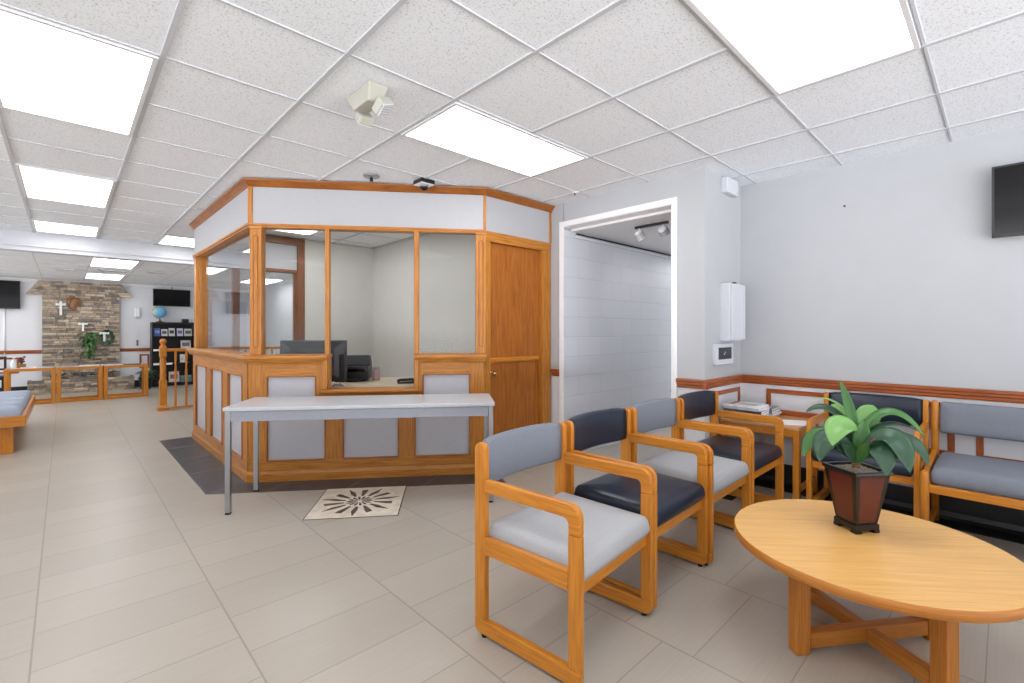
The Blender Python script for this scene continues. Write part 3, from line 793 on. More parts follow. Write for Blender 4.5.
leaf((0, 15, -1), (-6, 29, -3), (-19, 27.0, 0), 0.9, Lt, (0, 0.4, 1), 0.2)                          # thin curled one
leaf((1, 10, -2), (4, 20, -5), (7.5, 25, -7), 4.6, Lt, (0.1, 1, 0.25), 0.2, peak=0.62)              # broad pale upright at the back
leaf((-0.5, 13, -2), (-6, 22, -5), (-11, 24, -7), 3.0, Lt, (0.2, 0.9, 0.5), 0.25)
leaf((1, 11, -1), (13, 33, -3), (27, 14, -2), 3.3, Mi, (0, 0.35, 1), 0.3, peak=0.45)                # long one to the far side
leaf((1.5, 10, 1), (12, 23, 0), (25, 16, -3), 2.3, D_, (0, 0.25, 1), 0.25)
leaf((1.5, 8, 2), (16, 24, 7), (20.5, 1.5, 9), 5.0, D_, (0.35, 0.7, 0.75), 0.25, peak=0.6)          # broad drooping
leaf((8, 10, -4), (24, 17, -6), (28.5, 2, -4), 3.4, D_, (0.4, 0.6, 0.7), 0.25)
leaf((1, 5, 3), (12, 16, 9), (11.5, -0.5, 11), 5.0, D_, (0.3, 0.8, 0.7), 0.25, peak=0.55)          # broad, hanging over the rim
leaf((-1, 7, 2), (-14, 18, 8), (-15, 1.5, 11), 5.2, D_, (-0.3, 0.8, 0.7), 0.25, peak=0.55)
leaf((-5, 11, 2), (-18, 18, 5), (-22.5, 1.5, 7), 3.5, Mi, (-0.4, 0.7, 0.7), 0.25, peak=0.6)
leaf((-1, 10, 0), (-12, 17, 1), (-23, 10, 2), 2.4, D_, (0, 0.35, 1), 0.3)
leaf((-0.3, 3, 1), (-5, 8, 4), (-9, 11, 6), 3.4, D_, (0.3, 0.9, 0.4), 0.3)
leaf((1, 4, -1), (14, 10, -3), (22, 1, -2), 3.0, D_, (0.3, 0.6, 0.7), 0.3)
leaf((0.2, 5, 1), (2.5, 13, 2), (3.5, 20, 1), 3.0, Mi, (0, 1, 0.2), 0.4)
leaf((-0.2, 5, -1), (-3, 13, -3), (-4, 21, -4), 2.6, D_, (0, 1, 0.2), 0.4)
leaf((0, 1, 2), (-2, 6, 5), (-6, 9.5, 9), 2.6, D_, (0.2, 0.9, 0.5), 0.3)
leaf((0.5, 1, 2), (3, 7, 5), (5, 12, 9), 2.4, Mi, (-0.1, 0.9, 0.5), 0.3)
leaf((-0.8, 2, 0), (-7, 8, 1), (-14, 6, 4), 2.6, D_, (0, 0.6, 0.9), 0.3)
leaf((0.9, 2, 1), (7, 8, 3), (14, 5, 5), 2.6, D_, (0, 0.6, 0.9), 0.3)
leaf((0.8, 6, 2), (7, 14, 5), (14, 12, 7), 2.4, D_, (0, 0.6, 0.9), 0.3)
MB().tube([VR * 0.05 + VF * 0.05 + Vector((0, 0, 0.375)), VR * 0.075 + VF * 0.05 + Vector((0, 0, 0.402))], [0.003, 0.001], 6).build('bud', plain('red_bud', (190, 70, 70), 0.5, noise=0.1), t)

# ------------------------------------------------------------------ corner side table, magazines
TX0, TX1, TY0, TY1, TZ = 3.745, 4.255, 1.00, 1.56, 0.572
t = thing('side_table', 'square oak side table in the room corner, holding a pile of magazines', 'side table', ((TX0 + TX1) / 2, (TY0 + TY1) / 2, 0))
w, d = (TX1 - TX0) / 2, (TY1 - TY0) / 2
B(-w, w, -d, d, TZ - 0.022, TZ, r=0.004).build('table_top', M['side_top'], t)
for sx in (-1, 1):
    for sy in (-1, 1):
        B(sx * (w - 0.003), sx * (w - 0.05), sy * (d - 0.003), sy * (d - 0.045), 0, TZ - 0.022, r=0.004).build('leg', M['oak'], t)
for sy in (-1, 1):
    B(-w + .05, w - .05, sy * (d - 0.008), sy * (d - 0.030), TZ - 0.075, TZ - 0.022, r=0.003).build('apron', M['oak'], t)
    B(-w + .05, w - .05, sy * (d - 0.012), sy * (d - 0.034), 0.10, 0.14, r=0.003).build('stretcher', M['oak'], t)
for sx in (-1, 1):
    B(sx * (w - 0.008), sx * (w - 0.030), -d + .045, d - .045, TZ - 0.075, TZ - 0.022, r=0.003).build('apron', M['oak'], t)
B(w - 0.016, w, -d, d, TZ, TZ + 0.042, r=0.004).build('back_lip', M['cherry'], t)

def magazine(x, y, z, w, h, th, rz, cover, label, curl=0.0, group='magazines piled on the corner side table', name='magazine'):
    t = thing(name, label, 'magazine', (x, y, z), rz, group)
    B(-w / 2 + 0.002, w / 2 - 0.003, -h / 2 + 0.002, h / 2 - 0.002, 0.0008, th - 0.0008).build('pages', M['paper'], t)
    mb = MB()
    mb.box(-w / 2, w / 2, -h / 2, h / 2, th - 0.0008, th, mi=0); mb.box(-w / 2, w / 2, -h / 2, h / 2, 0, 0.0008, mi=0)
    mb.box(-w / 2 - 0.0005, -w / 2 + 0.0015, -h / 2, h / 2, 0, th, mi=0)
    mb.box(-w / 2 + 0.02, w / 2 - 0.02, h / 2 - 0.075, h / 2 - 0.03, th, th + 0.0003, mi=1)
    mb.box(-w / 2 + 0.03, w / 2 - 0.04, -h / 2 + 0.03, h / 2 - 0.10, th, th + 0.0003, mi=2)
    mb.build('cover', cover, t)
    return t
def cov(a, b, c): return [plain('magazine_cover', a, 0.3, noise=0.12, scale=25), plain('cover_band', b, 0.3, noise=0.1, scale=25), plain('cover_picture', c, 0.3, noise=0.35, scale=30)]
CV = [cov((120, 122, 126), (200, 200, 204), (80, 82, 90)), cov((222, 222, 226), (150, 60, 60), (180, 178, 176)), cov((90, 96, 106), (216, 216, 220), (150, 150, 150)),
      cov((176, 178, 184), (60, 62, 70), (120, 110, 104)), cov((64, 68, 74), (190, 180, 170), (110, 120, 118)), cov((230, 230, 232), (170, 80, 78), (206, 204, 206))]
PILE_A = [(0, 0.020, 'undermost grey magazine of the higher pile, beside the corner armchair'), (3, 0.017, 'pale grey magazine second from the bottom of the higher corner pile'),
          (4, 0.023, 'dark magazine third from the bottom of the higher corner pile'), (2, 0.017, 'slate magazine third from the top of the higher corner pile'),
          (3, 0.020, 'pale grey magazine just under the topmost of the higher corner pile'), (1, 0.014, 'white magazine with a red band, topmost of the higher corner pile')]
PILE_B = [(4, 0.020, 'dark magazine at the bottom of the lower pile, next to the table lip'), (3, 0.017, 'pale grey magazine second from the bottom of the lower pile by the lip'),
          (0, 0.019, 'grey magazine just under the topmost of the lower pile by the lip'), (2, 0.014, 'slate magazine topmost of the lower pile by the table lip')]
for cx_, cy_, pile in ((3.872, 1.405, PILE_A), (4.108, 1.395, PILE_B)):
    z = TZ
    for ci, th, lb in pile:
        magazine(cx_ + random.uniform(-0.006, 0.006), cy_ + random.uniform(-0.012, 0.010), z + 0.0006, 0.205, 0.275, th, random.uniform(-0.055, 0.055), CV[ci], lb); z += th + 0.0006
s = B(-0.108, 0.108, -0.14, 0.14, 0, 0.0012).build('paper_sheet', M['paper'])
s.location = (3.93, 1.12, TZ + 0.0002); s.rotation_euler = (0, 0, 0.55)
tag(s, 'single white sheet of paper lying on the corner side table', 'paper')

# ------------------------------------------------------------------ long grey table in front of the booth
ang = math.atan2(e.y, e.x)
cs, co = 1.075, 0.485
p = DP(cs, co, 0)
t = thing('folding_table', 'long narrow grey office table with steel legs in front of the booth', 'table', p, ang)
w, d = 0.930, 0.260
B(-w, w, -d, d, 0.708, 0.735, r=0.004).build('table_top', M['tabletop'], t)
for sy in (-1, 1):
    B(-w + 0.044, w - 0.044, sy * (d - 0.012), sy * (d - 0.034), 0.635, 0.708, r=0.003).build('apron', M['greysteel'], t)
for sx in (-1, 1):
    B(sx * (w - 0.017), sx * (w - 0.039), -d + 0.042, d - 0.042, 0.635, 0.708, r=0.003).build('apron', M['greysteel'], t)
    for sy in (-1, 1):
        lg = B(sx * (w - 0.010), sx * (w - 0.044), sy * (d - 0.008), sy * (d - 0.042), 0.012, 0.708, r=0.004).build('leg', M['steel'], t)
        B(sx * (w - 0.011), sx * (w - 0.043), sy * (d - 0.009), sy * (d - 0.041), 0.0, 0.014, r=0.003).build('foot', M['metal_dark'], lg)

# star mosaic set in the floor
p = DP(1.02, 0.585, 0)
t = thing('floor_mosaic', 'cream stone floor tile with a dark star, under the long grey table', 'floor mosaic', (p.x, p.y, 0.0), ang)
hm = 0.305
B(-hm, hm, -hm, hm, 0, 0.003, r=0.001, seg=1).build('tile', plain('travertine', (214, 204, 188), 0.35, noise=0.14, scale=11), t)
B(-hm - 0.006, hm + 0.006, -hm - 0.006, hm + 0.006, 0, 0.0022).build('border', M['slate'], t)
mb = MB()
for k in range(14):
    a = 2 * PI * (k + 0.5) / 14; big = 0.288 if k % 2 == 0 else 0.25; wd_ = 0.023
    dv = Vector((math.cos(a), math.sin(a), 0)); pv = Vector((-dv.y, dv.x, 0)); mid = big * (0.70 if k % 2 == 0 else 0.86)
    pts = [dv * 0.110 - pv * 0.008, dv * mid - pv * wd_, dv * big - pv * (0.0 if k % 2 == 0 else 0.022), dv * (big - 0.01 * (k % 2)) + pv * (0.002 if k % 2 == 0 else 0.022), dv * mid * 0.86 + pv * wd_ * 0.8, dv * 0.110 + pv * 0.008]
    mb.prism([q + Vector((0, 0, 0.003)) for q in pts], (0, 0, 0.0006))
    a2 = a + PI / 14
    dv = Vector((math.cos(a2), math.sin(a2), 0)); pv = Vector((-dv.y, dv.x, 0))
    mb.prism([q + Vector((0, 0, 0.003)) for q in (dv * 0.016, dv * 0.075 - pv * 0.011, dv * 0.100, dv * 0.075 + pv * 0.011)], (0, 0, 0.0006))
mb.build('star', plain('brown_marble', (86, 74, 66), 0.35, noise=0.2, scale=20), t)

# ------------------------------------------------------------------ reception booth
BO = Vector((1.9, 4.9, 0))
booth = thing('reception_booth', 'oak reception booth with grey panels, glazed windows and an oak door', 'reception booth', BO)
K = M['booth_oak']
def frameT(o, ex, en):
    m = Matrix.Identity(4)
    for i in range(3): m[i][0] = ex[i]; m[i][1] = en[i]; m[i][2] = (0, 0, 1)[i]; m[i][3] = o[i]
    return m
Td = frameT(A0, e, nrm)                                            # (along, outwards, up) on the angled front
Tl = frameT(Vector((1.118, 4.3468, 0)), Vector((0, 1, 0)), Vector((-1, 0, 0)))
Tr = frameT(Vector((2.70, 3.19, 0)), Vector((1, 0, 0)), Vector((0, -1, 0)))
LL = 2.26                                                          # length of the side face
FAR = 6.62
def far_(o): return Vector((1.118 - o, FAR, 0))
def cor(o): return Vector((1.118 - o, 4.3468 - 0.5076 * o, 0))
def dg(s_): return lambda o: DP(s_, o, 0)
def cor2(o): return Vector((2.70 - 0.3267 * o, 3.19 - o, 0))
def wal(o): return Vector((TX, 3.19 - o, 0))
def run(mb, path, bi, bo, zb, ti, to, zt_, r=0.0, mi=0):
    for f, g in zip(path[:-1], path[1:]):
        zb_, ztt = Vector((0, 0, zb)), Vector((0, 0, zt_))
        mb.hexa([f(bi) + zb_, g(bi) + zb_, g(bo) + zb_, f(bo) + zb_, f(ti) + ztt, g(ti) + ztt, g(to) + ztt, f(to) + ztt], g(0) - f(0), r, mi)
    return mb
def bpart(mb, name, mat, label=None, parent=None): return mb.build(name, mat, parent or booth, label, rel=True)
# plinth and base moulding
mb = MB(); P_ = [far_, cor, dg(L)]
run(mb, P_, -0.02, 0.028, 0, -0.02, 0.028, 0.062); run(mb, P_, -0.02, 0.028, 0.062, -0.02, 0.020, 0.088)
bpart(mb, 'base_moulding', K)
# carcass
mb = MB()
run(mb, [far_, cor, dg(0.64)], -0.11, -0.008, 0, -0.11, -0.008, 0.99); run(mb, [dg(0.64), dg(1.38)], -0.11, -0.008, 0, -0.11, -0.008, 0.70); run(mb, [dg(1.38), dg(L)], -0.11, -0.008, 0, -0.11, -0.008, 0.99)
bpart(mb, 'counter_body', K)
# grey panels
def dpanel(poly):
    mb = MB(); mb.prism([(s_, -0.008, z) for s_, z in poly], (0, 0.012, 0), T=Td); bpart(mb, 'counter_panel', M['panel'])
dpanel([(0.15, 0.16), (0.645, 0.16), (0.645, 0.66), (0.565, 0.66), (0.565, 0.89), (0.15, 0.89)])
dpanel([(0.76, 0.16), (1.255, 0.16), (1.255, 0.66), (0.76, 0.66)])
dpanel([(1.365, 0.16), (1.865, 0.16), (1.865, 0.89), (1.435, 0.89), (1.435, 0.66), (1.365, 0.66)])
for a, b in ((0.125, 0.645), (0.83, 1.34), (1.535, 2.115)):
    mb = MB(); mb.box(a, b, -0.008, 0.004, 0.155, 0.895, T=Tl); bpart(mb, 'counter_panel', M['panel'])
# rails and stiles
mb = MB(); q = 0.020
for a in ((0.022, L, 0.088, 0.172), (0.022, 0.165, 0.172, 0.99), (0.632, 0.775, 0.172, 0.64), (1.24, 1.378, 0.172, 0.64), (1.852, L, 0.172, 0.99), (0.165, 0.555, 0.878, 0.99),
          (0.555, 0.632, 0.64, 0.99), (0.632, 1.378, 0.64, 0.735), (1.378, 1.447, 0.64, 0.99), (1.447, 1.852, 0.883, 0.99)):
    mb.box(a[0], a[1], 0.0, q, a[2], a[3], r=0.002, T=Td)
for a in ((0, LL, 0.088, 0.168), (0, 0.142, 0.168, 0.99), (0.628, 0.845, 0.168, 0.872), (1.325, 1.55, 0.168, 0.872), (2.10, LL, 0.168, 0.99), (0.142, 2.10, 0.872, 0.99)):
    mb.box(a[0], a[1], 0.0, q, a[2], a[3], r=0.002, T=Tl)
bpart(mb, 'counter_frame', K)
def bead(mb, pts, T, w=0.013):
    """moulding bead round a closed outline of (s, z)"""
    n = len(pts)
    for i in range(n):
        (s0, z0), (s1, z1) = pts[i], pts[(i + 1) % n]
        if abs(s1 - s0) > abs(z1 - z0): mb.box(min(s0, s1), max(s0, s1), 0.004, 0.027, z0 - w / 2, z0 + w / 2, r=0.004, T=T)
        else: mb.box(s0 - w / 2, s0 + w / 2, 0.004, 0.027, min(z0, z1), max(z0, z1), r=0.004, T=T)
mb = MB()
bead(mb, [(0.165, 0.172), (0.632, 0.172), (0.632, 0.64), (0.555, 0.64), (0.555, 0.878), (0.165, 0.878)], Td)
bead(mb, [(0.775, 0.172), (1.24, 0.172), (1.24, 0.64), (0.775, 0.64)], Td)
bead(mb, [(1.378, 0.172), (1.852, 0.172), (1.852, 0.883), (1.447, 0.883), (1.447, 0.64), (1.378, 0.64)], Td)
for a, b in ((0.142, 0.628), (0.845, 1.325), (1.55, 2.10)): bead(mb, [(a, 0.168), (b, 0.168), (b, 0.872), (a, 0.872)], Tl)
bpart(mb, 'panel_bead', M['door_oak'])
# ledges
def ledge(path):
    mb = MB()
    run(mb, path, -0.13, 0.070, 1.030, -0.13, 0.070, 1.052); run(mb, path, -0.13, 0.064, 1.052, -0.13, 0.052, 1.060)
    run(mb, path, -0.02, 0.036, 0.985, -0.02, 0.058, 1.030)
    bpart(mb, 'ledge', K)
def farx(o): return Vector((1.118 - o, FAR + 0.10, 0))
ledge([farx, cor, dg(0.655)]); ledge([dg(1.372), dg(L + 0.015)])
mb = MB()
mb.box(0.60, 1.43, -0.13, 0.075, 0.738, 0.764, r=0.008, T=Td)
bpart(mb, 'transaction_sill', K)
for a, b in ((0.615, 0.655), (1.372, 1.412)):
    mb = MB(); mb.box(a, b, -0.11, 0.045, 0.764, 1.030, r=0.006, T=Td); bpart(mb, 'sill_return', K)
# posts with a routed flute, mullions
def post(s0, s1, o0, o1, z0, z1, T, flute=True):
    mb = MB(); mb.box(s0, s1, o0, o1, z0, z1 - 0.03, r=0.003, T=T); mb.box(s0 - 0.006, s1 + 0.006, o0, o1 + 0.006, z1 - 0.03, z1, r=0.003, T=T)
    if flute:
        c = (s0 + s1) / 2; hw_ = (s1 - s0) * 0.2; pts = []
        for k in range(13): a = PI * k / 12; pts.append((c + hw_ * math.cos(a), o1, z1 - 0.10 + hw_ * math.sin(a)))
        for k in range(13): a = PI + PI * k / 12; pts.append((c + hw_ * math.cos(a), o1, z0 + 0.08 + hw_ * math.sin(a)))
        pts.append(pts[0]); mb.tube(pts, 0.004, 6, (0, 0, 1), T=T, mi=1)
    return mb
bpart(post(0.026, 0.118, -0.085, 0.010, 1.060, 2.140, Td), 'corner_post', [K, M['door_oak']])
bpart(post(1.905, 1.995, -0.085, 0.010, 1.060, 2.140, Td), 'corner_post', [K, M['door_oak']])
bpart(post(2.150, 2.268, -0.115, 0.010, 1.060, 2.140, Tl, False), 'corner_post', K)
for a, b, z0 in ((0.624, 0.660, 0.764), (1.368, 1.411, 0.764)):
    mb = MB(); mb.box(a, b, -0.055, 0.006, z0, 2.126, r=0.004, T=Td); bpart(mb, 'mullion', K)
# header
mb = MB(); P_ = [far_, cor, cor2]
run(mb, P_, -0.09, 0.012, 2.124, -0.09, 0.012, 2.138); run(mb, P_, -0.06, 0.024, 2.138, -0.06, 0.024, 2.154)
bpart(mb, 'header_rail', K)
for pth in ([far_, cor], [cor, cor2], [cor2, wal]):
    bpart(run(MB(), pth, -0.03, 0.006, 2.150, -0.03, 0.006, 2.50), 'header_panel', M['header'])
mb = MB()
c_ = cor(0.0); mb.box(0.012, 0.050, 0, 0.014, 2.152, 2.47, r=0.003, T=Td); bpart(mb, 'corner_strip', K)
mb = MB(); mb.box(L - 0.010, L + 0.014, 0, 0.014, 2.152, 2.47, r=0.003, T=Td); bpart(mb, 'corner_strip', K)
mb = MB(); mb.box(TX - 2.70 - 0.030, TX - 2.70 - 0.001, 0, 0.014, 2.152, 2.47, r=0.003, T=Tr); bpart(mb, 'corner_strip', K)
mb = MB(); P_ = [far_, cor, cor2, wal]
run(mb, P_, -0.03, 0.014, 2.460, -0.03, 0.020, 2.470); run(mb, P_, -0.03, 0.018, 2.470, -0.03, 0.050, 2.504); run(mb, P_, -0.03, 0.056, 2.503, -0.03, 0.060, 2.516)
bpart(mb, 'crown', wood('crown_oak', (160, 96, 38), (120, 66, 20), 0.35))
# glass
def pane(s0, s1, z0, z1, T, o=-0.03):
    bpart(MB().box(s0, s1, o - 0.003, o + 0.003, z0, z1, T=T), 'window_pane', M['glass'])
pane(0.118, 0.624, 1.055, 2.125, Td); pane(1.411, 1.905, 1.055, 2.125, Td); pane(0.03, 2.15, 1.055, 2.125, Tl, -0.045)
# side with the door
mb = MB()
xr = TX - 2.70
mb.box(0.0, 0.062, -0.08, 0.012, 0, 2.06, r=0.003, T=Tr); mb.box(xr - 0.135, xr - 0.012, -0.08, 0.012, 0, 2.06, r=0.003, T=Tr)
mb.box(0.0, xr - 0.012, -0.08, 0.014, 2.06, 2.150, r=0.003, T=Tr)
bpart(mb, 'door_casing', K)
dr = bpart(MB().box(0.064, xr - 0.137, -0.070, -0.028, 0.008, 2.058, r=0.002, T=Tr, axis=(0, 0, 1)), 'door', M['door_oak'])
mb = MB()
prof = [(0.0 + 0.026 * math.cos(a), 0.99 + 0.024 * math.sin(a)) for a in [PI * (-0.5 + k / 8) for k in range(9)]]
mb.prism([(0.075, -0.028 + a, z) for a, z in prof], (xr - 0.137 - 0.10, 0, 0), T=Tr)
bpart(mb, 'chair_bar', M['oak'], 'half-round oak bar across the door', dr)
mb = MB(); xk, zk = 0.105, 0.875
mb.tube([(xk, -0.028, zk), (xk, -0.018, zk)], [0.026, 0.024], 16, T=Tr); mb.tube([(xk, -0.020, zk), (xk, 0.012, zk), (xk, 0.026, zk), (xk, 0.036, zk)], [0.009, 0.010, 0.024, 0.014], 16, T=Tr)
bpart(mb, 'door_knob', M['brass'], 'brass knob', dr)
# inside: partition walls and a doorway at the back
IX = 3.40
mb = MB(); mb.box(2.38, IX, FAR, FAR + 0.10, 0, H); mb.box(IX, TX - 0.002, 3.28, FAR + 0.10, 0, H - 0.001)
bpart(mb, 'inner_wall', M['wall_in'], 'beige inner wall')
mb = MB()
for a in ((1.76, 1.865, 0, 2.42), (2.285, 2.38, 0, 2.42)): mb.box(a[0], a[1], FAR - 0.02, FAR + 0.12, a[2], a[3], r=0.004)
mb.box(1.76, 2.38, FAR - 0.02, FAR + 0.12, 2.42, 2.515, r=0.004); mb.box(1.865, 2.285, FAR - 0.01, FAR + 0.10, 2.045, 2.085, r=0.004)
mb.box(2.245, 2.285, FAR + 0.02, FAR + 0.06, 0, 2.045, r=0.003)
bpart(mb, 'rear_door_frame', M['dark_wood'], 'brown rear door frame')
bpart(B(1.865, 2.285, FAR + 0.02, FAR + 0.05, 2.085, 2.42), 'transom_panel', M['header'])
mb = MB(); mb.box(1.235, 1.76, FAR, FAR + 0.09, 0, 0.94); mb.box(1.235, 1.78, FAR - 0.05, FAR + 0.14, 0.94, 0.965, r=0.004, mi=1)
bpart(mb, 'rear_half_wall', [M['wall_in'], K])

# desk inside the booth and what stands on it
t = thing('reception_desk', 'pale laminate desk inside the booth behind the counter', 'desk', DP(1.0, -0.70, 0), ang)
# local +y is along -nrm (into the booth)
B(-0.90, 0.62, -0.58, 0.62, 0.705, 0.735, r=0.004).build('desk_top', M['desk'], t)
for x in (-0.88, 0.60): B(x - 0.015, x + 0.015, -0.55, 0.60, 0, 0.705).build('side_panel', M['desk'], t)
def monitor(label):
    t = thing('computer_monitor', label, 'monitor', (1.735, 4.585, 0.735), ang)
    mb = MB(); mb.box(-0.305, 0.305, -0.012, 0.030, 0.035, 0.435, r=0.006)
    mb.build('housing', M['slate'], t)
    mb = MB(); mb.hexa([Vector(p) for p in ((-0.29, -0.012, 0.05), (0.29, -0.012, 0.05), (0.29, -0.012, 0.42), (-0.29, -0.012, 0.42), (-0.20, -0.045, 0.10), (0.20, -0.045, 0.10), (0.20, -0.045, 0.36), (-0.20, -0.045, 0.36))], r=0.004)
    mb.build('back_cover', M['slate'], t)
    B(-0.30, 0.30, 0.030, 0.032, 0.045, 0.43).build('screen', M['screen'], t)
    mb = MB(); mb.box(-0.05, 0.05, -0.055, -0.030, 0.0, 0.22, r=0.004); mb.box(-0.14, 0.14, -0.12, 0.10, 0, 0.012, r=0.004)
    mb.build('stand', M['black'], t)
    B(-0.16, 0.16, -0.0465, -0.045, 0.255, 0.262).build('vent_slot', M['black'], t)
    mb = MB(); mb.box(0.20, 0.29, -0.030, -0.012, 0.03, 0.30, r=0.004); mb.build('connector_cover', M['black'], t)
    return t
monitor('dark slate computer monitor seen from behind, beside the transaction opening')
t = thing('printer', 'black desktop printer on the booth desk', 'printer', (2.235, 4.76, 0.735), ang)
mb = MB(); mb.box(-0.15, 0.15, -0.12, 0.16, 0.012, 0.16, r=0.01); mb.build('body', M['black'], t)
mb = MB(); mb.hexa([Vector(p) for p in ((-0.15, -0.02, 0.16), (0.15, -0.02, 0.16), (0.15, 0.16, 0.16), (-0.15, 0.16, 0.16), (-0.14, 0.02, 0.265), (0.14, 0.02, 0.265), (0.14, 0.14, 0.265), (-0.14, 0.14, 0.265))], r=0.01); mb.build('paper_feeder', M['slate'], t)
mb = MB(); mb.box(-0.11, 0.11, -0.20, -0.10, 0.02, 0.032, r=0.004); mb.build('output_tray', M['slate'], t)
B(-0.145, 0.145, -0.122, -0.118, 0.10, 0.13).build('control_panel', M['screen'], t)
t = thing('paper_cup_holder', 'small pinkish container beside the black printer', 'container', (2.425, 4.66, 0.735))
MB().lathe([(0.036, 0), (0.040, 0.015), (0.040, 0.10), (0.034, 0.115), (0.020, 0.12)], n=18).build('jar', plain('pink_plastic', (186, 150, 148), 0.5, noise=0.1), t)
MB().lathe([(0.036, 0.118), (0.036, 0.138), (0.028, 0.144)], n=18).build('lid', M['greysteel'], t)
t = thing('desk_phone', 'low black phone handset lying on the booth desk near the mullion', 'phone', (2.49, 4.16, 0.735), ang + 0.3)
mb = MB(); mb.box(-0.085, 0.085, -0.04, 0.04, 0.0, 0.018, r=0.006); mb.build('base', M['slate'], t)
mb = MB(); mb.tube([(-0.085, 0, 0.022), (-0.06, 0, 0.036), (0.06, 0, 0.036), (0.085, 0, 0.022)], [0.016, 0.013, 0.013, 0.016], 10); mb.build('handset', M['black'], t)
t = thing('cable_coil', 'small tangle of grey cable on the desk at the foot of the monitor', 'cable', (1.86, 4.33, 0.735))
mb = MB()
pts = [Vector((0.06 * math.cos(k * 0.55) * (1 - k / 60), 0.05 * math.sin(k * 0.55) * (1 - k / 70), 0.005 + 0.0008 * k)) for k in range(34)]
mb.tube(pts, 0.004, 6); mb.build('coil', M['greysteel'], t)

# ------------------------------------------------------------------ wall and ceiling fixtures
t = thing('first_aid_cabinet', 'white metal wall cabinet with a framed door on the pillar return', 'cabinet', (3.985, 1.6, 1.18))
B(-0.128, 0.128, -0.078, 0, 0.0, 0.468, r=0.004).build('body', M['cabinet'], t)
mb = MB(); mb.box(-0.112, 0.128, -0.098, -0.080, 0.010, 0.458, r=0.003)
for a in ((-0.112, -0.085, 0.010, 0.458), (0.101, 0.128, 0.010, 0.458), (-0.085, 0.101, 0.010, 0.040), (-0.085, 0.101, 0.428, 0.458)): mb.box(a[0], a[1], -0.104, -0.098, a[2], a[3], r=0.002)
dd = mb.build('door', M['cabinet'], t)
mb = MB()
for z in (0.08, 0.38): mb.tube([(0.131, -0.090, z), (0.131, -0.090, z + 0.05)], 0.006, 8)
mb.build('hinge', M['metal_dark'], dd)
B(-0.090, -0.060, -0.105, -0.080, 0.458, 0.470, r=0.002).build('latch', M['metal_dark'], t)
t = thing('intercom_box', 'small white wall box with a dark window under the white cabinet', 'control box', (3.875, 1.6, 0.99))
mb = MB(); mb.box(-0.168, 0.168, -0.028, 0, 0, 0.165, r=0.005)
for a in ((-0.168, -0.125, 0, 0.165), (0.140, 0.168, 0, 0.165), (-0.125, 0.140, 0, 0.04), (-0.125, 0.140, 0.135, 0.165)): mb.box(a[0], a[1], -0.034, -0.028, a[2], a[3], r=0.002)
mb.build('housing', M['cabinet'], t)
B(-0.125, 0.140, -0.030, -0.0282, 0.04, 0.135).build('window', M['slate'], t)
MB().tube([(-0.01, -0.031, 0.075), (0.015, -0.031, 0.10)], 0.003, 6).build('pointer', M['cabinet'], t)
t = thing('junction_box', 'small white box high on the pillar return, just under the ceiling', 'junction box', (3.985, 1.6, 2.385))
B(-0.11, 0.11, -0.055, 0, 0, 0.125, r=0.006).build('housing', M['cabinet'], t)
MB().tube([(0.08, -0.057, 0.02), (0.08, -0.0545, 0.02)], 0.006, 10).build('screw', M['steel'], t)

t = thing('television', 'flat black television on the long wall above the grey bench seat', 'television', (RX, -0.33, 2.065), -PI / 2)
# local: front is -y, x runs along the wall towards the viewer
tilt = Matrix.Rotation(math.radians(4), 4, 'X')
def tv_parts(t, w, h, gap, thick=0.035, T=None):
    mb = MB(); mb.box(-w / 2, w / 2, -gap - thick, -gap, -h / 2, h / 2, r=0.004, T=T)
    mb.build('housing', M['black'], t)
    mb = MB()
    b = 0.012
    for a in ((-w / 2, w / 2, h / 2 - b, h / 2), (-w / 2, w / 2, -h / 2, -h / 2 + b * 1.8), (-w / 2, -w / 2 + b, -h / 2, h / 2), (w / 2 - b, w / 2, -h / 2, h / 2)):
        mb.box(a[0], a[1], -gap - thick - 0.004, -gap - thick, a[2], a[3], r=0.001, T=T)
    mb.build('bezel', M['black'], t)
    B(-w / 2 + b, w / 2 - b, -gap - thick - 0.0015, -gap - thick, -h / 2 + b * 1.8, h / 2 - b, T=T).build('screen', M['screen'], t)
    mb = MB(); mb.box(-0.10, 0.10, -gap, 0.0, -0.10, 0.10, r=0.003); mb.build('wall_mount', M['metal_dark'], t)
tv_parts(t, 0.78, 0.44, 0.045, T=tilt)
t = thing('television', 'black television over the cherry rail, to one side of the stone chimney without bookcase', 'television', (-1.16, YB, 1.99), 0)
tv_parts(t, 1.04, 0.56, 0.05)
mb = MB(); mb.tube([(0.30, -0.012, -0.28), (0.30, -0.012, -1.25)], 0.012, 8); mb.build('cable_cover', M['white'], t)
t = thing('television', 'black television above the dark bookcase and the globe', 'television', (1.845, YB, 2.055), 0)
tv_parts(t, 0.72, 0.40, 0.06)
mb = MB(); mb.tube([(0.0, -0.04, 0.20), (0.0, -0.04, 0.27)], 0.010, 8); mb.build('ceiling_cable', M['greysteel'], t)

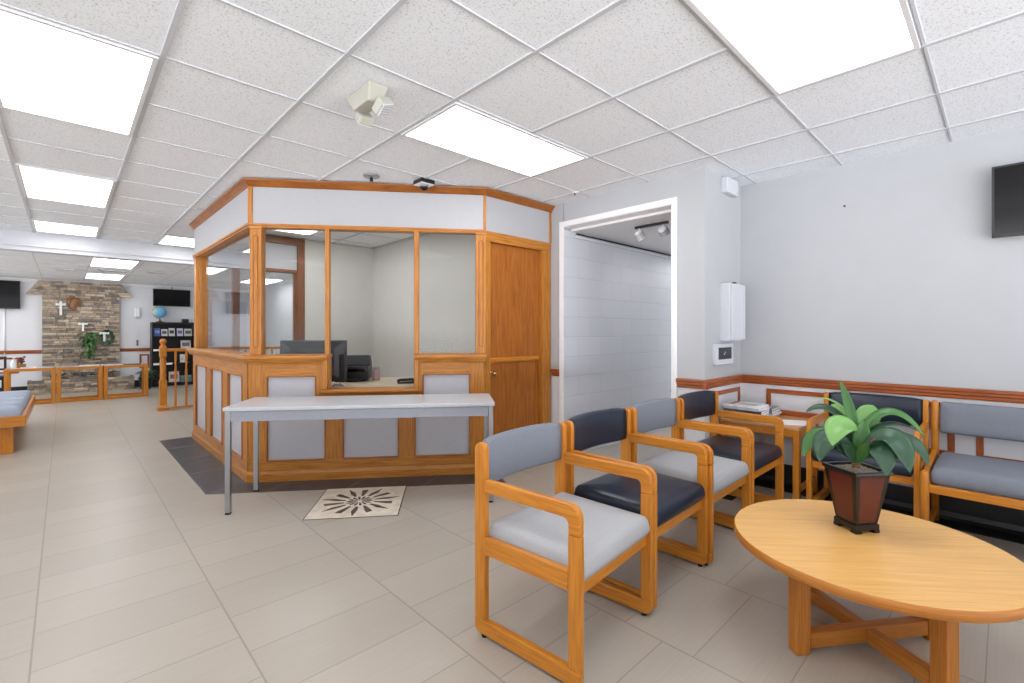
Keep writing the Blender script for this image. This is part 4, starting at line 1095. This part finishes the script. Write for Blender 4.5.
t = thing('wall_nail', 'tiny dark nail alone in the middle of the bare long wall', 'nail', (RX, 0.840, 2.199))
MB().tube([(0.004, 0, 0), (-0.018, 0, 0.003)], [0.003, 0.003], 8).build('shank', M['metal_dark'], t)
MB().tube([(-0.018, 0, 0.003), (-0.021, 0, 0.0035)], [0.007, 0.007], 10).build('nail_head', M['metal_dark'], t)
t = thing('emergency_light', 'cream twin-head emergency light on the ceiling tiles before the booth', 'emergency light', (1.168, 2.345, H))
t.scale = (0.86, 0.86, 0.86)
mb = MB(); mb.hexa([Vector(p) for p in ((-0.045, -0.10, -0.085), (0.045, -0.10, -0.085), (0.045, 0.10, -0.085), (-0.045, 0.10, -0.085), (-0.065, -0.155, 0.006), (0.065, -0.155, 0.006), (0.065, 0.155, 0.006), (-0.065, 0.155, 0.006))], r=0.008)
mb.build('housing', M['cream'], t)
for sy, tx, ty in ((-1, 0.5, -0.5), (1, 0.05, 0.75)):
    T = Matrix.Translation((0.040, sy * 0.115, -0.10)) @ Matrix.Rotation(ty, 4, 'X') @ Matrix.Rotation(-tx, 4, 'Y')
    MB().tube([(0.02, sy * 0.085, -0.05), (0.040, sy * 0.115, -0.085)], 0.014, 10).build('swivel', M['cream'], t)
    hd = MB().box(-0.048, 0.048, -0.048, 0.048, -0.030, 0.028, r=0.012, T=T).build('lamp_head', M['cream'], t)
    mb = MB(); mb.box(-0.042, 0.042, -0.042, 0.042, -0.034, -0.030, r=0.001, T=T)
    for k in range(6): mb.box(-0.042, 0.042, -0.036 + 0.0135 * k, -0.032 + 0.0135 * k, -0.0365, -0.034, T=T, mi=1)
    mb.build('lens', [M['white'], M['greysteel']], hd)
t = thing('sprinkler_head', 'round chrome ceiling sprinkler near the booth crown', 'sprinkler', (1.805, 3.55, H))
MB().lathe([(0.030, 0.004), (0.066, 0.0), (0.062, -0.010), (0.040, -0.016), (0.015, -0.018)], n=24).build('escutcheon', M['steel'], t)
MB().lathe([(0.012, -0.016), (0.010, -0.030), (0.014, -0.034), (0.016, -0.044), (0.004, -0.046)], n=12).build('nozzle', M['metal_dark'], t)
p = Vector((2.190, 3.372, H))
t = thing('security_camera', 'small ceiling security camera with square mount before the booth crown', 'security camera', p)
mb = MB(); mb.box(-0.065, 0.065, -0.065, 0.065, -0.030, 0.004, r=0.003); mb.build('mount_side', M['black'], t)
mb = MB(); mb.box(-0.064, 0.064, -0.064, 0.064, -0.034, -0.0302, r=0.001); mb.build('mount_plate', M['white'], t)
mb = MB(); mb.lathe([(0.034, -0.034), (0.034, -0.050), (0.030, -0.064), (0.020, -0.075), (0.006, -0.080)], n=20); mb.build('dome', M['screen'], t)
mb = MB(); mb.lathe([(0.035, -0.034), (0.037, -0.036), (0.037, -0.046), (0.0345, -0.048)], n=20); mb.build('dome_ring', M['greysteel'], t)
t = thing('sprinkler_head', 'tiny white ceiling sprinkler above the space between booth door and doorway', 'sprinkler', (3.36, 2.70, H))
MB().lathe([(0.010, 0.002), (0.030, 0.0), (0.028, -0.006), (0.008, -0.008)], n=18).build('escutcheon', M['white'], t)
MB().lathe([(0.007, -0.006), (0.007, -0.022), (0.012, -0.024), (0.004, -0.028)], n=10).build('nozzle', M['steel'], t)
# corridor track light
t = thing('track_light', 'two-head track light on the corridor ceiling', 'track light', (3.985, 2.29, 2.262))
B(-0.016, 0.016, -0.17, 0.17, -0.022, 0.002, r=0.003).build('track', M['metal_dark'], t)
for y, ry, rx in ((0.13, 0.55, -0.35), (-0.12, 0.9, -0.2)):
    MB().tube([(0, y, -0.02), (0.005, y, -0.045)], 0.007, 8).build('stem', M['white'], t)
    T = Matrix.Translation((0.012, y, -0.085)) @ Matrix.Rotation(rx, 4, 'X') @ Matrix.Rotation(-ry, 4, 'Y')
    hd = MB().tube([(0, 0, 0.048), (0, 0, 0.040), (0, 0, -0.035), (0, 0, -0.045)], [0.026, 0.036, 0.044, 0.044], 18, T=T).build('lamp_head', M['white'], t)
    mb = MB()
    for k in range(4): mb.tube([(0, 0, 0.020 - 0.014 * k), (0, 0, 0.014 - 0.014 * k)], 0.0455, 18, T=T)
    mb.build('cooling_ring', M['greysteel'], hd)

# ------------------------------------------------------------------ hall beyond: railing, bench, low tables, bookcase, wall pieces
NX, NY = 1.140, 9.28
t = thing('stair_railing', 'turned oak railing with a ball-topped newel post behind the booth', 'railing', (NX, NY, 0))
mb = MB(); mb.box(-0.048, 0.048, -0.048, 0.048, 0.05, 0.48, r=0.004); mb.box(-0.075, 0.075, -0.075, 0.075, 0, 0.05, r=0.006)
mb.hexa([Vector(p) for p in ((-0.072, -0.072, 0.05), (0.072, -0.072, 0.05), (0.072, 0.072, 0.05), (-0.072, 0.072, 0.05), (-0.048, -0.048, 0.085), (0.048, -0.048, 0.085), (0.048, 0.048, 0.085), (-0.048, 0.048, 0.085))])
mb.lathe([(0.048, 0.47), (0.044, 0.50), (0.036, 0.52), (0.045, 0.54), (0.038, 0.60), (0.042, 0.72), (0.044, 0.80), (0.034, 0.815), (0.047, 0.83), (0.036, 0.85)], n=20)
mb.box(-0.046, 0.046, -0.046, 0.046, 0.85, 1.02, r=0.012)
mb.lathe([(0.046, 1.01), (0.034, 1.04), (0.026, 1.055), (0.042, 1.075), (0.046, 1.10), (0.040, 1.125), (0.022, 1.14), (0.003, 1.146)], n=20)
mb.build('newel_post', M['oak'], t)
B(0.04, 1.75, -0.030, 0.030, 0.935, 0.985, r=0.010).build('handrail', M['oak'], t)
B(0.04, 1.75, -0.022, 0.022, 0.015, 0.045, r=0.004).build('bottom_rail', M['oak'], t)
for k in range(11):
    x = 0.165 + 0.145 * k
    mb = MB(); mb.box(x - 0.016, x + 0.016, -0.016, 0.016, 0.045, 0.36, r=0.002)
    mb.lathe([(0.018, 0.36), (0.013, 0.375), (0.018, 0.39), (0.012, 0.42), (0.017, 0.56), (0.018, 0.62), (0.011, 0.70), (0.016, 0.71), (0.011, 0.72), (0.014, 0.80)], (x, 0, 0), 10)
    mb.box(x - 0.015, x + 0.015, -0.015, 0.015, 0.80, 0.937, r=0.002)
    mb.build('baluster', M['oak'], t)

t = thing('platform_bench', 'wide low oak platform bench with a pale blue-grey cushion at the edge of the aisle', 'bench', (-0.93, 8.12, 0))
# x -0.64..0.64, y -1.12..1.12
w, d = 0.64, 1.12
for a in ((-w, w, -d, -d + 0.035), (-w, w, d - 0.035, d), (-w, -w + 0.035, -d + .035, d - .035), (w - 0.035, w, -d + .035, d - .035)):
    B(a[0], a[1], a[2], a[3], 0.275, 0.385, r=0.005).build('side_rail', M['oak'], t)
B(-w + .035, w - .035, -d + .035, d - .035, 0.30, 0.335).build('deck', M['oak'], t)
for sx in (-1, 1):
    for sy in (-1, 1):
        B(sx * (w - 0.09), sx * (w - 0.42), sy * (d - 0.06), sy * (d - 0.11), 0, 0.30, r=0.004, axis=(0, 0, 1)).build('leg', M['oak'], t)
mb = MB(); mb.pad(0, 0, 0.336, 2 * w - 0.075, 2 * d - 0.075, 0.125, r=0.04, crown=0.004); mb.build('cushion', M['bench_fabric'], t)
mb = MB()
for k in range(4):
    y = -d + 0.45 * (k + 1); mb.tube([(-w + .06, y, 0.4635), (w - .06, y, 0.4635)], 0.004, 6)
mb.build('welt', M['bench_fabric'], t)

def low_table(x0, x1, label):
    t = thing('low_table', label, 'table', ((x0 + x1) / 2, 11.75, 0), 0, 'low oak frame tables in a row')
    w, d, h = (x1 - x0) / 2 - 0.004, 0.23, 0.622
    for sx in (-1, 1):
        for sy in (-1, 1):
            B(sx * w, sx * (w - 0.055), sy * d, sy * (d - 0.045), 0.0, h - 0.045, r=0.004).build('leg', M['oak'], t)
    for sy in (-1, 1):
        B(-w, w, sy * d, sy * (d - 0.045), h - 0.045, h, r=0.004).build('top_rail', M['oak'], t)
        B(-w + 0.055, w - 0.055, sy * d, sy * (d - 0.045), 0.0, 0.045, r=0.004).build('bottom_rail', M['oak'], t)
    for sx in (-1, 1):
        B(sx * w, sx * (w - 0.045), -d + .045, d - .045, h - 0.045, h, r=0.004).build('end_rail', M['oak'], t)
    B(-w + .045, w - .045, -d + .045, d - .045, h - 0.020, h - 0.004).build('table_top', M['tabletop'], t)
    return t
low_table(-0.735, -0.108, 'low oak frame table at the end near the blue bench, carrying the white bottle')
low_table(-0.102, 0.515, 'middle one of three low oak frame tables before the stone planter')
low_table(0.525, 1.185, 'low oak frame table at the end nearer the railing and bookcase')
HT = 0.6225
for i, (x, y, a, ci, lb) in enumerate((
        (-0.455, 11.72, 0.06, 5, 'white magazine on the end table next to the bottle'),
        (-0.235, 11.75, -0.05, 4, 'dark magazine on the end table near the middle table'),
        (0.03, 11.74, 1.6, 3, 'light grey magazine on the middle table, by its end nearest the bottle'),
        (0.34, 11.76, 1.5, 5, 'white magazine on the middle table, by its end nearest the railing'),
        (0.64, 11.74, 1.62, 1, 'white magazine on the railing-end table, beside the dark one'),
        (0.95, 11.73, 1.55, 4, 'dark magazine on the railing-end table, beside the white one'))):
    magazine(x, y, HT, 0.20, 0.27, 0.014, a, CV[ci], lb, group='magazines on the row of low tables')
t = thing('pump_bottle', 'small white pump bottle on the low table near the blue bench', 'bottle', (-0.635, 11.72, HT))
MB().lathe([(0.030, 0), (0.034, 0.01), (0.034, 0.10), (0.026, 0.125), (0.012, 0.135), (0.012, 0.15)], n=16).build('body', plain('clear_bottle', (222, 228, 234), 0.15, noise=0.01), t)
MB().tube([(0, 0, 0.15), (0, 0, 0.185), (0.03, 0, 0.188)], 0.007, 8).build('pump', M['white'], t)
t = thing('flower_basket', 'small ochre basket of dark red dried flowers beside the white pump bottle', 'flower basket', (-0.545, 11.86, HT))
MB().lathe([(0.045, 0), (0.055, 0.02), (0.060, 0.06), (0.056, 0.07)], n=16).build('basket', plain('ochre_wicker', (150, 112, 52), 0.7, noise=0.2, scale=60), t)
mb = MB()
for k in range(16):
    a = random.random() * 6.28; r = random.random() * 0.05; c = (r * math.cos(a), r * math.sin(a), 0.10 + random.random() * 0.09)
    mb.lathe([(0.004, -0.016), (0.018, -0.006), (0.020, 0.006), (0.008, 0.018)], c, 8)
    mb.tube([(0, 0, 0.05), c], 0.003, 5)
mb.build('dried_flowers', plain('dried_red_flowers', (104, 60, 56), 0.8, noise=0.35, scale=50), t)

# bookcase with leaflets
BX0, BX1, BY0, BY1, BH = 1.435, 2.265, 13.36, 13.67, 1.475
t = thing('bookcase', 'tall black open bookcase against the rear wall, carrying the globe', 'bookcase', ((BX0 + BX1) / 2, (BY0 + BY1) / 2, 0))
w, d = (BX1 - BX0) / 2, (BY1 - BY0) / 2
for sx in (-1, 1): B(sx * w, sx * (w - 0.03), -d, d, 0, BH - 0.03, r=0.003).build('side_panel', M['black'], t)
B(-w, w, -d, d, BH - 0.03, BH, r=0.003).build('top_panel', M['black'], t)
B(-w + .03, w - .03, d - 0.01, d, 0, BH - 0.03).build('back_panel', M['black'], t)
SH = (0.05, 0.50, 0.82, 1.13)
for z in SH: B(-w + .03, w - .03, -d + .01, d - .01, z, z + 0.025, r=0.002).build('shelf', M['black'], t)
B(-w + .03, w - .03, -d + .02, -d + .035, 0, 0.05).build('kick_board', M['black'], t)
for x, z in ((-0.34, 0.835), (-0.34, 0.515), (-0.10, 0.515)):
    B(x - 0.065, x + 0.065, -d + 0.002, -d + 0.006, z - 0.022, z + 0.022).build('shelf_label', M['paper'], t)
BCX, BCY = (BX0 + BX1) / 2, (BY0 + BY1) / 2
def leaflet(dx, z, w_, h_, c, c2, label, grp='leaflets shown on the bookcase shelves'):
    t = thing('leaflet', label, 'leaflet', (BCX + dx, BCY - 0.03, z), 0, grp)
    T = Matrix.Rotation(math.radians(-12), 4, 'X')
    B(-w_ / 2, w_ / 2, 0, 0.012, 0.003, h_, T=T).build('pages', M['paper'], t)
    B(-w_ / 2, w_ / 2, -0.001, 0.0, 0.003, h_, T=T).build('cover', plain('leaflet_cover', c, 0.35, noise=0.12, scale=20), t)
    B(-w_ * 0.36, w_ * 0.36, -0.0016, -0.001, h_ * 0.32, h_ * 0.72, T=T).build('picture', plain('leaflet_picture', c2, 0.35, noise=0.4, scale=30), t)
ZS = 1.155
leaflet(-0.30, ZS, 0.115, 0.19, (88, 116, 196), (150, 176, 226), 'blue leaflet at the end of the top shelf under the globe')
leaflet(-0.165, ZS, 0.115, 0.165, (226, 226, 226), (80, 100, 70), 'white leaflet with a green picture, second on the top shelf from the globe')
leaflet(-0.025, ZS, 0.115, 0.19, (214, 216, 218), (54, 56, 64), 'white leaflet with a dark picture in the middle of the top shelf')
leaflet(0.135, ZS, 0.115, 0.185, (206, 208, 226), (96, 100, 170), 'violet and white leaflet on the top shelf, beside the wide grey one')
leaflet(0.295, ZS, 0.155, 0.175, (204, 204, 204), (92, 92, 96), 'wide grey leaflet at the end of the top shelf under the small black box')
leaflet(0.25, 0.845, 0.20, 0.215, (206, 200, 192), (110, 110, 116), 'wide beige leaflet alone on the second shelf')
leaflet(0.185, 0.525, 0.10, 0.20, (228, 228, 230), (206, 206, 212), 'plain white leaflet on the third shelf')
leaflet(0.02, 0.075, 0.20, 0.25, (214, 210, 204), (176, 92, 84), 'white leaflet with a red picture on the bottom shelf')
t = thing('storage_box', 'flat teal box on the bottom shelf of the bookcase', 'box', (BCX + 0.24, BCY - 0.02, 0.0755))
B(-0.11, 0.11, -0.10, 0.10, 0, 0.11, r=0.004).build('body', plain('teal_card', (96, 132, 136), 0.5, noise=0.1), t)
B(-0.114, 0.114, -0.104, 0.104, 0.11, 0.14, r=0.003).build('lid', plain('teal_card_lid', (110, 146, 150), 0.5, noise=0.1), t)
t = thing('speaker', 'small black speaker box on top of the bookcase', 'speaker', (2.085, BCY - 0.02, BH))
B(-0.065, 0.065, -0.06, 0.06, 0, 0.085, r=0.006).build('housing', M['slate'], t)
B(-0.055, 0.055, -0.062, -0.060, 0.010, 0.075).build('grille', M['black'], t)
# globe
def globe_mat():
    m, nt, b = new_mat('globe_map')
    tc = nt.nodes.new('ShaderNodeTexCoord'); n = nt.nodes.new('ShaderNodeTexNoise'); n.inputs['Scale'].default_value = 7; n.inputs['Detail'].default_value = 5
    nt.links.new(tc.outputs['Object'], n.inputs['Vector']); r = nt.nodes.new('ShaderNodeValToRGB'); r.color_ramp.interpolation = 'CONSTANT'
    r.color_ramp.elements[0].color = rgb(112, 178, 216); r.color_ramp.elements[1].position = 0.56; r.color_ramp.elements[1].color = rgb(190, 196, 150)
    nt.links.new(n.outputs['Fac'], r.inputs['Fac']); nt.links.new(r.outputs['Color'], b.inputs['Base Color']); b.inputs['Roughness'].default_value = 0.3
    return m
GZ = BH
t = thing('desk_globe', 'blue desk globe on a brass stand on top of the bookcase', 'globe', (1.60, BCY - 0.02, GZ))
R_g = 0.135; zc = 0.235
mb = MB(); mb.lathe([(R_g * math.sin(PI * k / 18) + 0.0005, zc - R_g * math.cos(PI * k / 18)) for k in range(19)], n=32); mb.build('sphere', globe_mat(), t)
MB().lathe([(0.075, 0), (0.078, 0.010), (0.050, 0.022), (0.016, 0.035), (0.012, 0.085)], n=20).build('stand', M['brass'], t)
mb = MB(); mb.tube([Vector(((R_g + 0.012) * math.cos(a) * 0.92, -(R_g + 0.012) * math.cos(a) * 0.3, zc + (R_g + 0.012) * math.sin(a))) for a in [math.radians(-90 + -k * 10) for k in range(19)]], 0.006, 8); mb.build('meridian_arm', M['brass'], t)

# things on the rear wall
def cross(x, z, h, w_, label):
    t = thing('wall_cross', label, 'cross', (x, YB - 0.155, z), 0, 'white crosses on the stone chimney')
    th = h * 0.14 if h > 0.22 else h * 0.19
    mb = MB(); mb.box(-th / 2, th / 2, -0.03, 0.015, 0, h, r=0.006); mb.build('upright', M['white'], t)
    mb = MB(); zc_ = h * (0.78 if h > 0.22 else 0.86)
    mb.box(-w_ / 2, w_ / 2, -0.032, 0.013, zc_ - th / 2, zc_ + th / 2, r=0.006)
    for sx in (-1, 1): mb.box(sx * w_ / 2 - 0.012, sx * w_ / 2 + 0.012, -0.03, 0.01, zc_ - th * 0.7, zc_ + th * 0.7, r=0.006)
    mb.build('crossbar', M['white'], t)
cross(-0.055, 1.60, 0.285, 0.135, 'largest white cross, high on the stone beside the brown carving')
cross(0.285, 1.265, 0.18, 0.125, 'small white cross in the middle of the stone, above the hanging fern')
cross(0.628, 1.045, 0.205, 0.140, 'white cross over the dark green wreath on the stone')
t = thing('eagle_carving', 'brown carved bird relief on the stone chimney beside the tall cross', 'carving', (0.145, YB - 0.135, 1.70))
EM = plain('carved_brown_wood', (140, 98, 68), 0.6, noise=0.3, scale=40)
mb = MB()
def blob(mb, c, r, sc, T=None, n=12):
    c = Vector(c); rings = []
    prof = [(max(0.02, math.sin(PI * k / 8)) * r, -math.cos(PI * k / 8) * r) for k in range(9)]
    mb.lathe(prof, (0, 0, 0), n)
    vs = list(mb.bm.verts)[-len(prof) * n:]
    for v in vs:
        p_ = Vector((v.co.x * sc[0], v.co.y * sc[1], v.co.z * sc[2]))
        v.co = (T @ p_ if T is not None else p_) + c
blob(mb, (0.0, -0.02, 0.15), 0.10, (0.62, 0.4, 1.25), Matrix.Rotation(0.25, 3, 'Y')); mb.build('body', EM, t)
mb = MB(); blob(mb, (-0.035, -0.035, 0.275), 0.045, (1.1, 0.8, 0.9)); mb.tube([(-0.07, -0.04, 0.275), (-0.095, -0.04, 0.262)], [0.016, 0.003], 8); mb.build('head', EM, t)
for sx, tl in ((-1, 0.5), (1, 0.55)):
    mb = MB()
    for k in range(6):
        a = math.radians(60 - k * 22) if sx > 0 else math.radians(120 + k * 22)
        mb.tube([(sx * 0.03, -0.015, 0.17), (sx * 0.03 + 0.09 * math.cos(a), -0.02, 0.19 + 0.10 * math.sin(a))], [0.026, 0.008], 8)
    mb.build('wing', EM, t)
mb = MB()
for k in range(3): mb.tube([(0.01, -0.015, 0.08), (-0.02 + 0.03 * k, -0.015, 0.0)], [0.024, 0.012], 8)
mb.build('tail', EM, t)

def strap_leaves(mb, c, n, rr, length, droop, wd, up=0.6):
    for k in range(n):
        a = random.random() * 2 * PI; l = length * random.uniform(0.6, 1.1); w_ = wd * random.uniform(0.7, 1.2)
        dx, dy = math.cos(a), math.sin(a) * 0.7
        c0 = Vector(c) + Vector((random.uniform(-rr, rr), random.uniform(-rr, rr) * 0.4, random.uniform(-rr, rr)))
        p1 = c0 + Vector((dx * l * 0.5, dy * l * 0.4 - 0.03, l * up)); p2 = c0 + Vector((dx * l, dy * l * 0.8 - 0.05, -l * droop))
        sd = Vector((-dy, dx, 0.2)).normalized()
        def fn(u, v):
            p = c0 * (1 - u) ** 2 + p1 * 2 * u * (1 - u) + p2 * u * u
            return p + sd * (v - 0.5) * w_ * (math.sin(PI * min(1, u * 0.92 + 0.08)) + 0.03)
        mb.grid(fn, 5, 2)
t = thing('hanging_fern', 'bushy green fern hanging on the stone below the middle cross', 'fern', (0.395, YB - 0.22, 0.60))
mb = MB(); strap_leaves(mb, (0, -0.02, 0.50), 80, 0.10, 0.17, 0.35, 0.035); strap_leaves(mb, (-0.005, -0.03, 0.36), 50, 0.08, 0.14, 0.8, 0.032, 0.3); strap_leaves(mb, (-0.01, -0.03, 0.20), 50, 0.07, 0.12, 0.8, 0.030, 0.3)
mb.build('fronds', M['fern'], t)
MB().tube([(0, 0, 0.32), (0.0, 0, 0.20), (-0.01, 0, 0.06)], 0.008, 6).build('stem', M['stem'], t)
t = thing('wreath', 'dark green leafy wreath hung behind the lowest cross on the stone', 'wreath', (0.68, YB - 0.135, 1.13))
mb = MB()
for k in range(90):
    a = random.random() * 2 * PI; r = random.uniform(0.055, 0.11)
    c0 = Vector((0.8 * r * math.cos(a), -0.01, 1.35 * r * math.sin(a))); d_ = Vector((math.cos(a + 0.9), -0.5, math.sin(a + 0.9))) * 0.06; sd = Vector((-d_.z, 0, d_.x)).normalized()
    mb.grid(lambda u, v: c0 + d_ * u + sd * (v - 0.5) * 0.03 * math.sin(PI * (u * 0.9 + 0.05)), 3, 2)
mb.build('wreath_leaves', M['leaf_dark'], t)
mb = MB(); mb.tube([(0.8 * 0.085 * math.cos(k * PI / 10), 0.0, 1.35 * 0.085 * math.sin(k * PI / 10)) for k in range(21)], 0.012, 8); mb.build('wreath_ring', M['stem'], t)
# plants in and beside the stone planter
t = thing('planter_shrub', 'low dark foliage plant growing along the stone planter', 'plant', (0.29, 13.40, 0.20))
mb = MB()
for k in range(7): strap_leaves(mb, (-0.45 + 0.15 * k, 0, 0.14), 12, 0.04, 0.10, -0.2, 0.035)
mb.build('foliage', M['leaf_dark'], t)
mb = MB(); mb.box(-0.62, 0.62, -0.07, 0.08, -0.19, 0.05, r=0.01); mb.build('soil', plain('planter_soil', (60, 48, 40), 0.9, noise=0.3, scale=40, bump=0.5), t)
t = thing('potted_bush', 'bright green leafy plant in a dark pot on the floor between planter and bookcase', 'potted plant', (1.30, 13.10, 0))
MB().lathe([(0.085, 0), (0.10, 0.02), (0.125, 0.24), (0.13, 0.25), (0.115, 0.25)], n=20).build('pot', M['black'], t)
mb = MB(); strap_leaves(mb, (0, 0, 0.30), 40, 0.07, 0.20, 0.15, 0.07, 0.55); mb.build('foliage', M['leaf_mid'], t)
MB().tube([(0, 0, 0.24), (0, 0, 0.36)], 0.015, 8).build('stem', M['stem'], t)
t = thing('wall_dispenser', 'white dispenser on the rear wall between chimney and bookcase screen', 'dispenser', (1.205, YB, 1.57))
B(-0.045, 0.045, -0.085, 0, 0.03, 0.23, r=0.012).build('housing', M['white'], t)
B(-0.030, 0.030, -0.080, -0.02, 0.0, 0.03, r=0.005).build('nozzle', M['greysteel'], t)
t = thing('coat_hook', 'small dark hook on the rear wall above the cherry rail', 'hook', (1.205, YB, 0.935))
B(-0.018, 0.018, -0.008, 0, 0.0, 0.13, r=0.003).build('plate', M['greysteel'], t)
MB().tube([(0, -0.008, 0.10), (0, -0.045, 0.10), (0, -0.055, 0.125)], 0.008, 8).build('hook', M['metal_dark'], t)
MB().tube([(0, -0.008, 0.04), (0, -0.035, 0.025), (0, -0.045, 0.05)], 0.008, 8).build('hook', M['metal_dark'], t)
def frame_y(name, x0, x1, z0=0.42, z1=0.74, w=0.036):
    mb = MB(); t_ = 0.014
    for a in ((x0, x1, z1 - w, z1), (x0, x1, z0, z0 + w), (x0, x0 + w, z0 + w, z1 - w), (x1 - w, x1, z0 + w, z1 - w)): mb.box(a[0], a[1], YB - t_, YB, a[2], a[3], r=0.005)
    return struct(mb, name, M['cherry'], 'cherry moulding frame on the rear wall')
frame_y('trim_10', -1.75, -0.66); frame_y('trim_11', 1.245, 1.425)
# dark-framed chair beside the blue bench, cut by the picture edge
t = thing('visitor_chair', 'dark-framed chair by the rear wall beyond the blue bench, cut by the picture edge', 'chair', (-1.02, 12.45, 0), 0.0)
for sx in (-1, 1):
    for y in (-0.22, 0.22): B(sx * 0.25, sx * 0.215, y - 0.018, y + 0.018, 0, 0.43 if y < 0 else 0.80, r=0.004).build('leg', M['black'], t)
B(-0.25, 0.25, -0.24, 0.24, 0.40, 0.47, r=0.02).build('seat', M['navy'], t)
B(-0.215, 0.215, 0.205, 0.235, 0.755, 0.80, r=0.005).build('top_rail', M['black'], t)
B(-0.215, 0.215, 0.205, 0.235, 0.55, 0.585, r=0.005).build('back_rail', M['black'], t)

# ------------------------------------------------------------------ camera, light, colour
cam = bpy.data.cameras.new('camera'); co_ = bpy.data.objects.new('camera', cam); COL.objects.link(co_)
cam.sensor_fit = 'HORIZONTAL'; cam.sensor_width = 36.0; cam.lens = 470.0 / 1024 * 36.0
cam.shift_y = -(341.5 - 332.0) / 1024
cam.clip_start = 0.05; cam.clip_end = 100
co_.location = (0, 0, 1.25); co_.rotation_euler = (PI / 2, 0, -math.radians(43.6))
SC.camera = co_
WD = (0.42, 0.03)

w = bpy.data.worlds.new('world'); SC.world = w; w.use_nodes = True
# daylight: soft sky above, brighter lower half added to light the ceiling
nt = w.node_tree; bg = nt.nodes['Background']; tc = nt.nodes.new('ShaderNodeTexCoord'); sp = nt.nodes.new('ShaderNodeSeparateXYZ'); rp = nt.nodes.new('ShaderNodeValToRGB')
mr = nt.nodes.new('ShaderNodeMapRange'); mr.inputs['From Min'].default_value = -1; mr.inputs['From Max'].default_value = 1
nt.links.new(tc.outputs['Generated'], sp.inputs[0]); nt.links.new(sp.outputs['Z'], mr.inputs['Value']); nt.links.new(mr.outputs['Result'], rp.inputs['Fac']); nt.links.new(rp.outputs['Color'], bg.inputs['Color'])
rp.color_ramp.elements[0].position = 0.48; rp.color_ramp.elements[0].color = (WD[0], WD[0] * 1.0, WD[0] * 1.03, 1)
rp.color_ramp.elements[1].position = 0.52; rp.color_ramp.elements[1].color = (WD[1] * 0.97, WD[1] * 0.99, WD[1] * 1.0, 1)
bg.inputs['Strength'].default_value = 10.0

def spot(loc, target, power, angle, blend=0.6, size=0.03, colr=(1, 0.98, 0.95)):
    l = bpy.data.lights.new('track_spot', 'SPOT'); l.energy = power; l.spot_size = math.radians(angle); l.spot_blend = blend; l.shadow_soft_size = size; l.color = colr
    o = bpy.data.objects.new('track_spot', l); COL.objects.link(o); o.location = loc
    d_ = Vector(target) - Vector(loc); o.rotation_euler = d_.to_track_quat('-Z', 'Y').to_euler(); return o
spot((4.08, 2.43, 2.13), (5.6, 3.02, 1.2), 3, 120, 1.0)
spot((4.08, 2.18, 2.12), (6.3, 3.02, 1.3), 5, 100, 1.0)
l = bpy.data.lights.new('corridor_fill_light', 'AREA'); l.energy = 26; l.size = 0.6; l.shape = 'SQUARE'  # unseen area light added to brighten the corridor
o = bpy.data.objects.new('corridor_fill_light', l); COL.objects.link(o); o.location = (7.0, 2.35, 2.25)

SC.view_settings.view_transform = 'Standard'; SC.view_settings.look = 'None'
SC.view_settings.gamma = 1.0; SC.view_settings.exposure = 0.62; SC.view_settings.use_curve_mapping = False
SC.cycles.max_bounces = 10; SC.cycles.diffuse_bounces = 6; SC.cycles.glossy_bounces = 4; SC.cycles.transparent_max_bounces = 12
SC.cycles.use_denoising = True
SC.cycles.sample_clamp_indirect = 8
